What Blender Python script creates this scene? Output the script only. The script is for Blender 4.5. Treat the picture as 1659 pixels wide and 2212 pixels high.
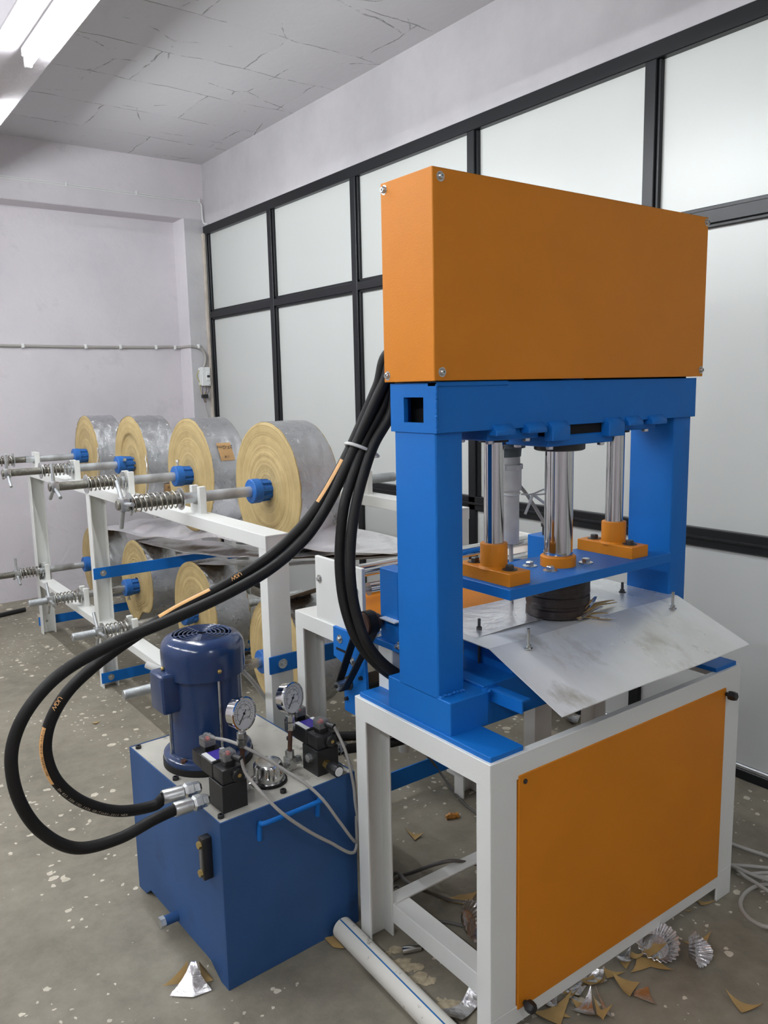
import bpy, bmesh, math, random
from mathutils import Vector, Matrix, Quaternion
random.seed(7)
for o in list(bpy.data.objects): bpy.data.objects.remove(o)
scene = bpy.context.scene
COL = scene.collection
PI = math.pi

# ------------------------------------------------------------------ camera
F_PX, YAW, PITCH, ROLL, CAM_H = 1737.69, 0.6348, -0.1546, -0.0212, 1.5
_F = Vector((math.sin(YAW)*math.cos(PITCH), math.cos(YAW)*math.cos(PITCH), math.sin(PITCH)))
_R0 = Vector((math.cos(YAW), -math.sin(YAW), 0)); _U0 = _R0.cross(_F)
_R = math.cos(ROLL)*_R0 + math.sin(ROLL)*_U0
_U = -math.sin(ROLL)*_R0 + math.cos(ROLL)*_U0
cam_data = bpy.data.cameras.new('camera'); cam = bpy.data.objects.new('camera', cam_data); COL.objects.link(cam)
cam_data.sensor_fit = 'HORIZONTAL'; cam_data.sensor_width = 36.0; cam_data.lens = F_PX/1659.0*36.0
cam_data.clip_start = 0.02; cam_data.clip_end = 60
cam.matrix_world = Matrix(((_R.x, _U.x, -_F.x, 0), (_R.y, _U.y, -_F.y, 0), (_R.z, _U.z, -_F.z, CAM_H), (0, 0, 0, 1)))
scene.camera = cam
def at(u, v, ax, val):
    """pixel of the photograph -> point on the plane ax = val"""
    d = _F + _R*((u-829.5)/F_PX) - _U*((v-1106.0)/F_PX)
    o = Vector((0, 0, CAM_H)); i = 'XYZ'.index(ax)
    return o + d*((val-o[i])/d[i])

# ------------------------------------------------------------------ world, exposure
w = bpy.data.worlds.new('world'); scene.world = w; w.use_nodes = True
w.node_tree.nodes['Background'].inputs[0].default_value = (0.8, 0.85, 0.95, 1)
w.node_tree.nodes['Background'].inputs[1].default_value = 0.15
vs = scene.view_settings
vs.view_transform = 'Standard'; vs.look = 'None'; vs.exposure = 0.0; vs.gamma = 1.0; vs.use_curve_mapping = False
TUBE_POWER = 172.0      # emission strength of the fluorescent tubes

# ------------------------------------------------------------------ materials
MATS = {}
def mat(name, color, rough=0.5, metal=0.0, var=0.0, vscale=6.0, bump=0.0, bscale=60.0, spec=0.5, rvar=0.0, coat=0.0, dirt=None, dscale=3.0, dlo=0.55, dhi=0.75, stretch=None):
    m = bpy.data.materials.new(name); m.use_nodes = True; MATS[name] = m
    nt = m.node_tree; b = nt.nodes['Principled BSDF']
    b.inputs['Base Color'].default_value = (*color, 1); b.inputs['Roughness'].default_value = rough
    b.inputs['Metallic'].default_value = metal; b.inputs['Specular IOR Level'].default_value = spec
    if coat: b.inputs['Coat Weight'].default_value = coat; b.inputs['Coat Roughness'].default_value = 0.15
    tc = nt.nodes.new('ShaderNodeTexCoord'); vec = tc.outputs['Object']
    if stretch:
        mp = nt.nodes.new('ShaderNodeMapping'); mp.inputs['Scale'].default_value = stretch
        nt.links.new(vec, mp.inputs[0]); vec = mp.outputs[0]
    col_out = None
    if var:
        n = nt.nodes.new('ShaderNodeTexNoise'); n.inputs['Scale'].default_value = vscale; n.inputs['Detail'].default_value = 5
        nt.links.new(vec, n.inputs['Vector'])
        r = nt.nodes.new('ShaderNodeValToRGB')
        r.color_ramp.elements[0].position = 0.3; r.color_ramp.elements[1].position = 0.7
        r.color_ramp.elements[0].color = (*[max(0, c*(1-var)) for c in color], 1)
        r.color_ramp.elements[1].color = (*[min(1, c*(1+var)) for c in color], 1)
        nt.links.new(n.outputs['Fac'], r.inputs[0]); col_out = r.outputs[0]
        if rvar:
            mr = nt.nodes.new('ShaderNodeMapRange'); mr.inputs[1].default_value = 0.3; mr.inputs[2].default_value = 0.7
            mr.inputs[3].default_value = max(0.02, rough-rvar); mr.inputs[4].default_value = min(1, rough+rvar)
            nt.links.new(n.outputs['Fac'], mr.inputs[0]); nt.links.new(mr.outputs[0], b.inputs['Roughness'])
    if dirt:
        n2 = nt.nodes.new('ShaderNodeTexNoise'); n2.inputs['Scale'].default_value = dscale; n2.inputs['Detail'].default_value = 8; n2.inputs['Roughness'].default_value = 0.65
        nt.links.new(vec, n2.inputs['Vector'])
        r2 = nt.nodes.new('ShaderNodeMapRange'); r2.inputs[1].default_value = dlo; r2.inputs[2].default_value = dhi
        nt.links.new(n2.outputs['Fac'], r2.inputs[0])
        mx = nt.nodes.new('ShaderNodeMix'); mx.data_type = 'RGBA'
        nt.links.new(r2.outputs[0], mx.inputs[0])
        if col_out: nt.links.new(col_out, mx.inputs[6])
        else: mx.inputs[6].default_value = (*color, 1)
        mx.inputs[7].default_value = (*dirt, 1); col_out = mx.outputs[2]
    if col_out: nt.links.new(col_out, b.inputs['Base Color'])
    if bump:
        n3 = nt.nodes.new('ShaderNodeTexNoise'); n3.inputs['Scale'].default_value = bscale; n3.inputs['Detail'].default_value = 3
        nt.links.new(vec, n3.inputs['Vector'])
        bp = nt.nodes.new('ShaderNodeBump'); bp.inputs['Strength'].default_value = bump; bp.inputs['Distance'].default_value = 0.01
        nt.links.new(n3.outputs['Fac'], bp.inputs['Height']); nt.links.new(bp.outputs[0], b.inputs['Normal'])
    return m
mat('blue_paint', (0.007, 0.150, 0.52), 0.45, spec=0.25, bump=0.05, bscale=260, var=0.05, vscale=4)
mat('tank_blue', (0.028, 0.088, 0.235), 0.5, spec=0.3, bump=0.05, bscale=200, var=0.10, vscale=5, dirt=(0.02, 0.04, 0.09), dscale=4, dlo=0.62, dhi=0.85)
mat('motor_blue', (0.013, 0.038, 0.120), 0.20, bump=0.03, bscale=150, coat=0.3)
mat('hub_blue', (0.012, 0.12, 0.42), 0.5, bump=0.12, bscale=120, var=0.15, vscale=40)
mat('orange_paint', (0.68, 0.228, 0.011), 0.45, spec=0.3, bump=0.10, bscale=330, var=0.04, vscale=5)
mat('white_paint', (0.80, 0.81, 0.78), 0.42, bump=0.04, bscale=150, var=0.02, vscale=4, dirt=(0.62, 0.58, 0.46), dscale=7, dlo=0.66, dhi=0.9)
mat('steel_dark', (0.10, 0.10, 0.10), 0.45, metal=0.8, var=0.2, vscale=40)
mat('zinc', (0.62, 0.63, 0.62), 0.30, metal=0.95, var=0.18, vscale=30, rvar=0.1)
mat('galvanised', (0.50, 0.52, 0.53), 0.42, metal=0.75, var=0.22, vscale=16, rvar=0.12)
mat('threaded', (0.26, 0.25, 0.22), 0.45, metal=0.8, var=0.3, vscale=60)
mat('chrome', (0.72, 0.72, 0.72), 0.09, metal=1.0)
mat('satin_chrome', (0.62, 0.62, 0.61), 0.20, metal=1.0)
mat('spring_steel', (0.42, 0.40, 0.36), 0.30, metal=0.95)
mat('sheet_steel', (0.92, 0.93, 0.88), 0.32, metal=0.4, var=0.16, vscale=5, rvar=0.12, bump=0.02, bscale=12, dirt=(0.40, 0.36, 0.26), dscale=7, dlo=0.58, dhi=0.80, stretch=(1.0, 0.45, 1))
mat('lid_grey', (0.50, 0.48, 0.42), 0.55, metal=0.0, var=0.10, vscale=9, dirt=(0.13, 0.12, 0.10), dscale=11, dlo=0.58, dhi=0.74)
mat('black_metal', (0.013, 0.013, 0.014), 0.38)
mat('black_frame', (0.008, 0.009, 0.011), 0.36, spec=0.35, var=0.2, vscale=3)
mat('rubber', (0.008, 0.0075, 0.007), 0.55, spec=0.3, bump=0.05, bscale=90, var=0.2, vscale=20)
mat('dark_hole', (0.004, 0.004, 0.006), 0.9)
mat('brass', (0.62, 0.45, 0.16), 0.3, metal=0.95)
mat('die_brown', (0.018, 0.009, 0.007), 0.40, var=0.4, vscale=18, bump=0.25, bscale=30, dirt=(0.10, 0.09, 0.085), dscale=20, dlo=0.64, dhi=0.74, stretch=(1, 1, 3))
mat('rust_pipe', (0.07, 0.028, 0.016), 0.6, var=0.3, vscale=60)
mat('cable_grey', (0.42, 0.40, 0.37), 0.5)
mat('cable_dark', (0.13, 0.12, 0.11), 0.5)
mat('pvc_white', (0.76, 0.74, 0.67), 0.35, var=0.04, vscale=10, dirt=(0.22, 0.19, 0.15), dscale=26, dlo=0.60, dhi=0.68)
mat('pvc_grey', (0.10, 0.125, 0.125), 0.5)
mat('pvc_dusty', (0.66, 0.66, 0.62), 0.5, var=0.08, vscale=30)
mat('stripe_blue', (0.02, 0.17, 0.45), 0.4)
mat('hose_orange', (0.85, 0.47, 0.18), 0.45, var=0.06, vscale=60)
mat('hose_print', (0.55, 0.47, 0.36), 0.5)
mat('ink', (0.015, 0.015, 0.018), 0.6)
mat('card', (0.50, 0.30, 0.13), 0.7, var=0.08, vscale=40)
mat('kraft', (0.44, 0.29, 0.11), 0.6, var=0.12, vscale=25)
mat('kraft_dark', (0.20, 0.12, 0.05), 0.6, var=0.12, vscale=25)
mat('kraft_plain', (0.36, 0.24, 0.09), 0.65)
mat('plastic_white', (0.78, 0.79, 0.78), 0.4)
mat('label_purple', (0.045, 0.03, 0.30), 0.4)
mat('dial', (0.66, 0.66, 0.64), 0.5, spec=0.2)
mat('red_led', (0.55, 0.05, 0.03), 0.4)
mat('wrapper', (0.55, 0.24, 0.04), 0.35, coat=0.5, var=0.3, vscale=60)
mat('dust', (0.42, 0.35, 0.24), 0.9, var=0.25, vscale=60)
mat('timber', (0.52, 0.47, 0.40), 0.7, var=0.2, vscale=10)
mat('fitting_batten', (0.82, 0.82, 0.82), 0.4)
mat('tie_plastic', (0.72, 0.72, 0.70), 0.3)
mat('wire_purple', (0.12, 0.05, 0.14), 0.5)
mat('wire_yellow', (0.42, 0.38, 0.10), 0.5)
mat('leg_grey', (0.62, 0.63, 0.62), 0.45)

def nodes_of(name):
    m = bpy.data.materials.new(name); m.use_nodes = True; MATS[name] = m
    return m.node_tree, m.node_tree.nodes['Principled BSDF']
def add(nt, t, **kw):
    n = nt.nodes.new(t)
    for k, v in kw.items(): setattr(n, k, v)
    return n
def ramp(nt, fac, stops):
    r = add(nt, 'ShaderNodeValToRGB'); cr = r.color_ramp
    while len(cr.elements) < len(stops): cr.elements.new(0.5)
    for e, (p, c) in zip(cr.elements, stops): e.position = p; e.color = (*c, 1) if len(c) == 3 else c
    nt.links.new(fac, r.inputs[0]); return r.outputs[0]
def mixc(nt, fac, a, b, blend='MIX'):
    m = add(nt, 'ShaderNodeMix', data_type='RGBA', blend_type=blend)
    for i, x in ((0, fac), (6, a), (7, b)):
        if isinstance(x, (int, float)): m.inputs[i].default_value = x
        elif isinstance(x, tuple): m.inputs[i].default_value = (*x, 1)
        else: nt.links.new(x, m.inputs[i])
    return m.outputs[2]
def math_(nt, op, a, b=None, clamp=False):
    m = add(nt, 'ShaderNodeMath', operation=op, use_clamp=clamp)
    for i, x in ((0, a), (1, b)):
        if x is None: continue
        if isinstance(x, (int, float)): m.inputs[i].default_value = x
        else: nt.links.new(x, m.inputs[i])
    return m.outputs[0]
def noise(nt, vec, scale, detail=4, rough=0.5, dist=0.0):
    n = add(nt, 'ShaderNodeTexNoise'); n.inputs['Scale'].default_value = scale; n.inputs['Detail'].default_value = detail
    n.inputs['Roughness'].default_value = rough; n.inputs['Distortion'].default_value = dist
    nt.links.new(vec, n.inputs['Vector']); return n.outputs['Fac']
def bump_(nt, h, strength, dist, b):
    bp = add(nt, 'ShaderNodeBump'); bp.inputs['Strength'].default_value = strength; bp.inputs['Distance'].default_value = dist
    nt.links.new(h, bp.inputs['Height']); nt.links.new(bp.outputs[0], b.inputs['Normal'])

# concrete floor with drops of white paint
nt, b = nodes_of('floor_concrete')
tc = add(nt, 'ShaderNodeTexCoord').outputs['Object']
big = noise(nt, tc, 2.3, 9, 0.68, 0.4); fine = noise(nt, tc, 14, 8, 0.7)
base = ramp(nt, big, [(0.30, (0.150, 0.133, 0.100)), (0.48, (0.240, 0.214, 0.165)), (0.70, (0.340, 0.306, 0.240))])
base = mixc(nt, 0.45, base, ramp(nt, fine, [(0.3, (0.15, 0.134, 0.10)), (0.7, (0.32, 0.29, 0.228))]))
warp = add(nt, 'ShaderNodeVectorMath', operation='ADD')
nz = add(nt, 'ShaderNodeTexNoise'); nz.inputs['Scale'].default_value = 38; nz.inputs['Detail'].default_value = 3; nt.links.new(tc, nz.inputs['Vector'])
sc = add(nt, 'ShaderNodeVectorMath', operation='SCALE'); sc.inputs['Scale'].default_value = 0.024
nt.links.new(nz.outputs['Color'], sc.inputs[0]); nt.links.new(tc, warp.inputs[0]); nt.links.new(sc.outputs[0], warp.inputs[1])
masks = None
for s, rmax, dens in ((7.0, 0.15, 0.30), (15.0, 0.19, 0.42), (33.0, 0.20, 0.36)):
    v = add(nt, 'ShaderNodeTexVoronoi', voronoi_dimensions='2D'); v.inputs['Scale'].default_value = s; v.inputs['Randomness'].default_value = 1.0
    nt.links.new(warp.outputs[0], v.inputs['Vector'])
    sep = add(nt, 'ShaderNodeSeparateColor'); nt.links.new(v.outputs['Color'], sep.inputs[0])
    rad = math_(nt, 'MULTIPLY', math_(nt, 'SUBTRACT', sep.outputs[0], 1-dens, True), rmax/dens)
    mk = math_(nt, 'LESS_THAN', v.outputs['Distance'], rad)
    masks = mk if masks is None else math_(nt, 'MAXIMUM', masks, mk)
dense = noise(nt, tc, 0.9, 2)
gate = math_(nt, 'GREATER_THAN', math_(nt, 'ADD', dense, math_(nt, 'MULTIPLY', noise(nt, tc, 4.5, 3), 0.6)), 0.74)
masks = math_(nt, 'MULTIPLY', masks, gate)
spotc = ramp(nt, fine, [(0.3, (0.48, 0.43, 0.34)), (0.6, (0.70, 0.64, 0.53))])
colr = mixc(nt, masks, base, spotc)
nt.links.new(colr, b.inputs['Base Color']); b.inputs['Roughness'].default_value = 0.72
bump_(nt, noise(nt, tc, 30, 6, 0.7), 0.15, 0.01, b)

# plaster walls
nt, b = nodes_of('plaster')
tc = add(nt, 'ShaderNodeTexCoord').outputs['Object']
c1 = ramp(nt, noise(nt, tc, 1.1, 5, 0.6), [(0.3, (0.60, 0.57, 0.605)), (0.55, (0.69, 0.655, 0.685)), (0.75, (0.73, 0.69, 0.715))])
c1 = mixc(nt, ramp(nt, noise(nt, tc, 2.2, 8, 0.7), [(0.60, (0, 0, 0)), (0.72, (0.5, 0.5, 0.5))]), c1, (0.50, 0.49, 0.52))
nt.links.new(c1, b.inputs['Base Color']); b.inputs['Roughness'].default_value = 0.85
bump_(nt, noise(nt, tc, 9, 7, 0.62, 0.6), 0.55, 0.012, b)
nt, b = nodes_of('plaster_grey')
tc = add(nt, 'ShaderNodeTexCoord').outputs['Object']
c1 = ramp(nt, noise(nt, tc, 3.0, 6, 0.6), [(0.3, (0.50, 0.495, 0.51)), (0.7, (0.60, 0.59, 0.605))])
nt.links.new(c1, b.inputs['Base Color']); b.inputs['Roughness'].default_value = 0.85
bump_(nt, noise(nt, tc, 14, 7, 0.62), 0.4, 0.01, b)

nt, b = nodes_of('plaster_dimmed')  # same wall plaster, colour darkened to offset the tube light on the right wall
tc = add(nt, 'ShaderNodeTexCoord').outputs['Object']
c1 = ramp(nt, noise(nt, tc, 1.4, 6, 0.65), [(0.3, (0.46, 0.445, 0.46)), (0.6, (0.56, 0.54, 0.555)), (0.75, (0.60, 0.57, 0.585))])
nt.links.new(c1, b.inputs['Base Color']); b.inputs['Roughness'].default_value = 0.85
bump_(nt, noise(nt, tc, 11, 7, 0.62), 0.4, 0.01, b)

# ceiling: board marked slab with joints and cracks
nt, b = nodes_of('ceiling_slab')
tc = add(nt, 'ShaderNodeTexCoord').outputs['Object']
wv = add(nt, 'ShaderNodeVectorMath', operation='ADD'); nz = add(nt, 'ShaderNodeTexNoise'); nz.inputs['Scale'].default_value = 3.0; nz.inputs['Detail'].default_value = 5
nt.links.new(tc, nz.inputs['Vector']); sc = add(nt, 'ShaderNodeVectorMath', operation='SCALE'); sc.inputs['Scale'].default_value = 0.10
nt.links.new(nz.outputs['Color'], sc.inputs[0]); nt.links.new(tc, wv.inputs[0]); nt.links.new(sc.outputs[0], wv.inputs[1])
bk = add(nt, 'ShaderNodeTexBrick'); bk.inputs['Scale'].default_value = 1.0; bk.inputs['Mortar Size'].default_value = 0.0042; bk.inputs['Mortar Smooth'].default_value = 0.3
bk.inputs['Brick Width'].default_value = 0.9; bk.inputs['Row Height'].default_value = 0.47
bk.inputs['Color1'].default_value = (0.60, 0.585, 0.60, 1); bk.inputs['Color2'].default_value = (0.645, 0.63, 0.645, 1); bk.inputs['Mortar'].default_value = (0.6, 0.585, 0.6, 1)
nt.links.new(wv.outputs[0], bk.inputs['Vector'])
brk = ramp(nt, noise(nt, tc, 4.5, 6, 0.7), [(0.46, (0, 0, 0)), (0.56, (1, 1, 1))])
joint = math_(nt, 'MULTIPLY', bk.outputs['Fac'], brk)
vc = add(nt, 'ShaderNodeTexVoronoi', feature='DISTANCE_TO_EDGE'); vc.inputs['Scale'].default_value = 1.7; nt.links.new(wv.outputs[0], vc.inputs['Vector'])
crk = math_(nt, 'MULTIPLY', math_(nt, 'LESS_THAN', vc.outputs['Distance'], 0.0055), ramp(nt, noise(nt, tc, 3.7, 6, 0.7), [(0.52, (0, 0, 0)), (0.60, (1, 1, 1))]))
allc = math_(nt, 'MAXIMUM', joint, crk, True)
c1 = mixc(nt, math_(nt, 'MULTIPLY', allc, 0.85), bk.outputs['Color'], (0.22, 0.215, 0.225))
nt.links.new(c1, b.inputs['Base Color']); b.inputs['Roughness'].default_value = 0.85
hh = math_(nt, 'SUBTRACT', math_(nt, 'MULTIPLY', noise(nt, tc, 8, 6, 0.6), 0.6), allc)
bump_(nt, hh, 0.5, 0.01, b)

# satin partition panels
nt, b = nodes_of('satin_pane')
tc = add(nt, 'ShaderNodeTexCoord').outputs['Object']
nt.links.new(ramp(nt, noise(nt, tc, 1.5, 4), [(0.3, (0.595, 0.615, 0.59)), (0.7, (0.61, 0.63, 0.605))]), b.inputs['Base Color'])
b.inputs['Roughness'].default_value = 0.36; b.inputs['Specular IOR Level'].default_value = 0.5; b.inputs['Metallic'].default_value = 0.08
bump_(nt, noise(nt, tc, 220, 2), 0.03, 0.005, b)
nt, b = nodes_of('kick_panel')
b.inputs['Base Color'].default_value = (0.56, 0.575, 0.565, 1); b.inputs['Roughness'].default_value = 0.33; b.inputs['Specular IOR Level'].default_value = 0.7

# aluminium foil laminated paper (outside of the rolls)
nt, b = nodes_of('foil')
tc = add(nt, 'ShaderNodeTexCoord').outputs['Object']
b.inputs['Metallic'].default_value = 0.95
nt.links.new(ramp(nt, noise(nt, tc, 7, 6, 0.65), [(0.3, (0.55, 0.56, 0.57)), (0.7, (0.74, 0.74, 0.76))]), b.inputs['Base Color'])
nt.links.new(ramp(nt, noise(nt, tc, 5, 5, 0.6), [(0.3, (0.22,)*3), (0.7, (0.40,)*3)]), b.inputs['Roughness'])
bump_(nt, noise(nt, tc, 24, 7, 0.70, 1.0), 0.55, 0.010, b)
nt, b = nodes_of('foil_bright')
tc = add(nt, 'ShaderNodeTexCoord').outputs['Object']
b.inputs['Metallic'].default_value = 0.80; b.inputs['Base Color'].default_value = (0.88, 0.865, 0.875, 1); b.inputs['Roughness'].default_value = 0.27
bump_(nt, noise(nt, tc, 14, 5, 0.55, 0.6), 0.35, 0.012, b)

nt, b = nodes_of('foil_scrap')
tc = add(nt, 'ShaderNodeTexCoord').outputs['Object']
b.inputs['Metallic'].default_value = 1.0; b.inputs['Base Color'].default_value = (0.70, 0.69, 0.70, 1); b.inputs['Roughness'].default_value = 0.20
bump_(nt, noise(nt, tc, 40, 5, 0.6, 0.6), 0.4, 0.008, b)
# end of a paper roll: rings of kraft paper
nt, b = nodes_of('kraft_rings')
tc = add(nt, 'ShaderNodeTexCoord').outputs['Object']
sx = add(nt, 'ShaderNodeSeparateXYZ'); nt.links.new(tc, sx.inputs[0])
rr = math_(nt, 'SQRT', math_(nt, 'ADD', math_(nt, 'POWER', sx.outputs[1], 2), math_(nt, 'POWER', sx.outputs[2], 2)))
rr = math_(nt, 'ADD', rr, math_(nt, 'MULTIPLY', noise(nt, tc, 7, 3), 0.012))
cmb = add(nt, 'ShaderNodeCombineXYZ'); nt.links.new(rr, cmb.inputs[0])
n1 = noise(nt, cmb.outputs[0], 105, 5, 0.78); n2 = noise(nt, tc, 16, 4)
cc = ramp(nt, n1, [(0.28, (0.16, 0.10, 0.035)), (0.42, (0.40, 0.285, 0.115)), (0.58, (0.54, 0.41, 0.185)), (0.75, (0.66, 0.53, 0.28))])
cc = mixc(nt, 0.3, cc, ramp(nt, n2, [(0.3, (0.32, 0.22, 0.085)), (0.7, (0.60, 0.47, 0.23))]))
nt.links.new(cc, b.inputs['Base Color']); b.inputs['Roughness'].default_value = 0.55
bump_(nt, n1, 0.5, 0.006, b)

# clear plastic
nt, b = nodes_of('clear_plastic')
b.inputs['Base Color'].default_value = (0.9, 0.9, 0.9, 1); b.inputs['Roughness'].default_value = 0.06
b.inputs['Transmission Weight'].default_value = 0.85; b.inputs['IOR'].default_value = 1.3
# fluorescent tube
nt, b = nodes_of('tube_glow')
b.inputs['Base Color'].default_value = (1, 1, 1, 1)
b.inputs['Emission Color'].default_value = (0.93, 0.97, 1.0, 1); b.inputs['Emission Strength'].default_value = TUBE_POWER

# ------------------------------------------------------------------ mesh helpers
def basis(d):
    d = Vector(d).normalized()
    up = Vector((0, 0, 1)) if abs(d.z) < 0.95 else Vector((1, 0, 0))
    s = d.cross(up).normalized(); t = s.cross(d).normalized()
    return s, t, d
class MB:
    def __init__(self): self.v = []; self.f = []
    def add(self, verts, faces):
        o = len(self.v); self.v += [tuple(x) for x in verts]; self.f += [tuple(i+o for i in f) for f in faces]; return self
    def box(self, x0, x1, y0, y1, z0, z1):
        v = [(x, y, z) for x in (x0, x1) for y in (y0, y1) for z in (z0, z1)]
        return self.add(v, [(0, 1, 3, 2), (4, 6, 7, 5), (0, 4, 5, 1), (2, 3, 7, 6), (0, 2, 6, 4), (1, 5, 7, 3)])
    def obox(self, c, ax, ay, az, hx, hy, hz):
        c = Vector(c); ax, ay, az = Vector(ax).normalized()*hx, Vector(ay).normalized()*hy, Vector(az).normalized()*hz
        v = [c+sx*ax+sy*ay+sz*az for sx in (-1, 1) for sy in (-1, 1) for sz in (-1, 1)]
        return self.add(v, [(0, 1, 3, 2), (4, 6, 7, 5), (0, 4, 5, 1), (2, 3, 7, 6), (0, 2, 6, 4), (1, 5, 7, 3)])
    def bar(self, a, b, wdt, hgt):
        a, b = Vector(a), Vector(b); s, t, d = basis(b-a)
        return self.obox((a+b)/2, s, t, d, wdt/2, hgt/2, (b-a).length/2)
    def cyl(self, a, b, r, n=24, r2=None, phase=0.0):
        a, b = Vector(a), Vector(b); s, t, d = basis(b-a); r2 = r if r2 is None else r2
        ring = [(math.cos(2*PI*i/n+phase), math.sin(2*PI*i/n+phase)) for i in range(n)]
        v = [a+s*(c*r)+t*(q*r) for c, q in ring]+[b+s*(c*r2)+t*(q*r2) for c, q in ring]
        f = [(i, (i+1) % n, n+(i+1) % n, n+i) for i in range(n)]+[tuple(range(n))[::-1], tuple(range(n, 2*n))]
        return self.add(v, f)
    def lathe(self, o, d, prof, n=32, caps=True, mod=None):
        """prof: list of (along, radius); mod(i, n, along, r) -> r"""
        o = Vector(o); s, t, d = basis(d); v = []; k = len(prof)
        for h, r in prof:
            for i in range(n):
                a = 2*PI*i/n; q = mod(i, n, h, r) if mod else r
                v.append(o+d*h+s*(math.cos(a)*q)+t*(math.sin(a)*q))
        f = []
        for j in range(k-1):
            for i in range(n): f.append((j*n+i, j*n+(i+1) % n, (j+1)*n+(i+1) % n, (j+1)*n+i))
        if caps:
            if prof[0][1] > 1e-5: f.append(tuple(range(n))[::-1])
            if prof[-1][1] > 1e-5: f.append(tuple(range((k-1)*n, k*n)))
        return self.add(v, f)
    def tube(self, pts, r, n=10, closed=False):
        pts = [Vector(p) for p in pts]; k = len(pts); v = []
        tang = []
        for i in range(k):
            if closed: d = pts[(i+1) % k]-pts[i-1]
            else: d = pts[min(i+1, k-1)]-pts[max(i-1, 0)]
            tang.append(d.normalized())
        s, t, _ = basis(tang[0])
        for i in range(k):
            if i:
                q = tang[i-1].rotation_difference(tang[i]); s = q @ s; t = q @ t
            rr = r[i] if isinstance(r, (list, tuple)) else r
            for j in range(n):
                a = 2*PI*j/n; v.append(pts[i]+s*(math.cos(a)*rr)+t*(math.sin(a)*rr))
        f = []
        m = k if closed else k-1
        for i in range(m):
            for j in range(n): f.append((i*n+j, i*n+(j+1) % n, ((i+1) % k)*n+(j+1) % n, ((i+1) % k)*n+j))
        if not closed: f += [tuple(range(n))[::-1], tuple(range((k-1)*n, k*n))]
        return self.add(v, f)
    def prism(self, poly, a, b):
        """poly: 3D points (planar), extruded by the vector b-a"""
        d = Vector(b)-Vector(a); p = [Vector(x) for x in poly]; n = len(p)
        v = p+[x+d for x in p]
        return self.add(v, [tuple(range(n))[::-1], tuple(range(n, 2*n))]+[(i, (i+1) % n, n+(i+1) % n, n+i) for i in range(n)])
    def grid(self, fn, nu, nv):
        v = [fn(i/nu, j/nv) for i in range(nu+1) for j in range(nv+1)]
        f = [(i*(nv+1)+j, (i+1)*(nv+1)+j, (i+1)*(nv+1)+j+1, i*(nv+1)+j+1) for i in range(nu) for j in range(nv)]
        return self.add(v, f)
    def sheet(self, fn, nu, nv, th):
        """grid with thickness th (vector or length along -z)"""
        d = Vector((0, 0, -th)) if not isinstance(th, Vector) else th
        a = [Vector(fn(i/nu, j/nv)) for i in range(nu+1) for j in range(nv+1)]; N = len(a); W = nv+1
        f = [(i*W+j, (i+1)*W+j, (i+1)*W+j+1, i*W+j+1) for i in range(nu) for j in range(nv)]
        g = [tuple(N+k for k in q[::-1]) for q in f]
        rim = [i*W for i in range(nu+1)]+[nu*W+j for j in range(1, W)]+[i*W+nv for i in range(nu-1, -1, -1)]+[j for j in range(nv-1, 0, -1)]
        e = [(rim[k], rim[(k+1) % len(rim)], N+rim[(k+1) % len(rim)], N+rim[k]) for k in range(len(rim))]
        return self.add(a+[x+d for x in a], f+g+e)
    def mesh(self, name, base=(0, 0, 0), bevel=0.0, smooth=35, seg=1):
        me = bpy.data.meshes.new(name); bx = Vector(base)
        me.from_pydata([Vector(x)-bx for x in self.v], [], self.f); me.update()
        bm = bmesh.new(); bm.from_mesh(me)
        bmesh.ops.recalc_face_normals(bm, faces=bm.faces)
        if bevel:
            ed = [e for e in bm.edges if len(e.link_faces) == 2 and e.calc_face_angle(0) > 0.6]
            bmesh.ops.bevel(bm, geom=ed, offset=bevel, segments=seg, affect='EDGES', profile=0.6)
        bm.to_mesh(me); bm.free()
        if smooth:
            for p in me.polygons: p.use_smooth = True
            me.set_sharp_from_angle(angle=math.radians(smooth))
        return me
def link(name, data, parent=None):
    o = bpy.data.objects.new(name, data); COL.objects.link(o)
    if parent: o.parent = parent
    return o
def setmat(me, m):
    me.materials.clear(); me.materials.append(MATS[m])
def tag(o, label=None, cat=None, group=None, kind=None):
    if label: o['label'] = label
    if cat: o['category'] = cat
    if group: o['group'] = group
    if kind: o['kind'] = kind
    return o
def thing(name, label, cat, base, rz=0.0, group=None):
    e = bpy.data.objects.new(name, None); COL.objects.link(e); e.empty_display_size = 0.05
    e.location = base; e.rotation_euler = (0, 0, rz); tag(e, label, cat, group); return e
def part(T, name, mb, m, sub=None, bevel=0.0, smooth=35, local=False, label=None, seg=1, kind=None):
    """a child of thing T (or of its part sub); mb in world coordinates unless local"""
    me = mb.mesh(name, (0, 0, 0) if local else T.location, bevel, smooth, seg); setmat(me, m)
    o = link(name, me, sub or T)
    return tag(o, label, None, None, kind)
def single(name, mb, m, label, cat, base, group=None, bevel=0.0, smooth=35, seg=1):
    me = mb.mesh(name, base, bevel, smooth, seg); setmat(me, m)
    o = link(name, me); o.location = base; return tag(o, label, cat, group)
def struct(name, mb, m, base=(0, 0, 0), parent=None, bevel=0.0, smooth=35):
    me = mb.mesh(name, base if not parent else parent.location, bevel, smooth); setmat(me, m)
    o = link(name, me, parent)
    if not parent: o.location = base; o['kind'] = 'structure'
    return o
def inst(name, me, parent, loc, d=(0, 0, 1), spin=0.0, T=None, local=False, scale=1.0):
    """another copy of a small shared mesh, its +z along d"""
    o = link(name, me, parent)
    p = Vector(loc)
    if T is not None and not local: p = p-T.location
    o.location = p; o.rotation_mode = 'QUATERNION'
    o.rotation_quaternion = Vector(d).to_track_quat('Z', 'Y') @ Quaternion((0, 0, 1), spin)
    o.scale = (scale,)*3
    return o
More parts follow.
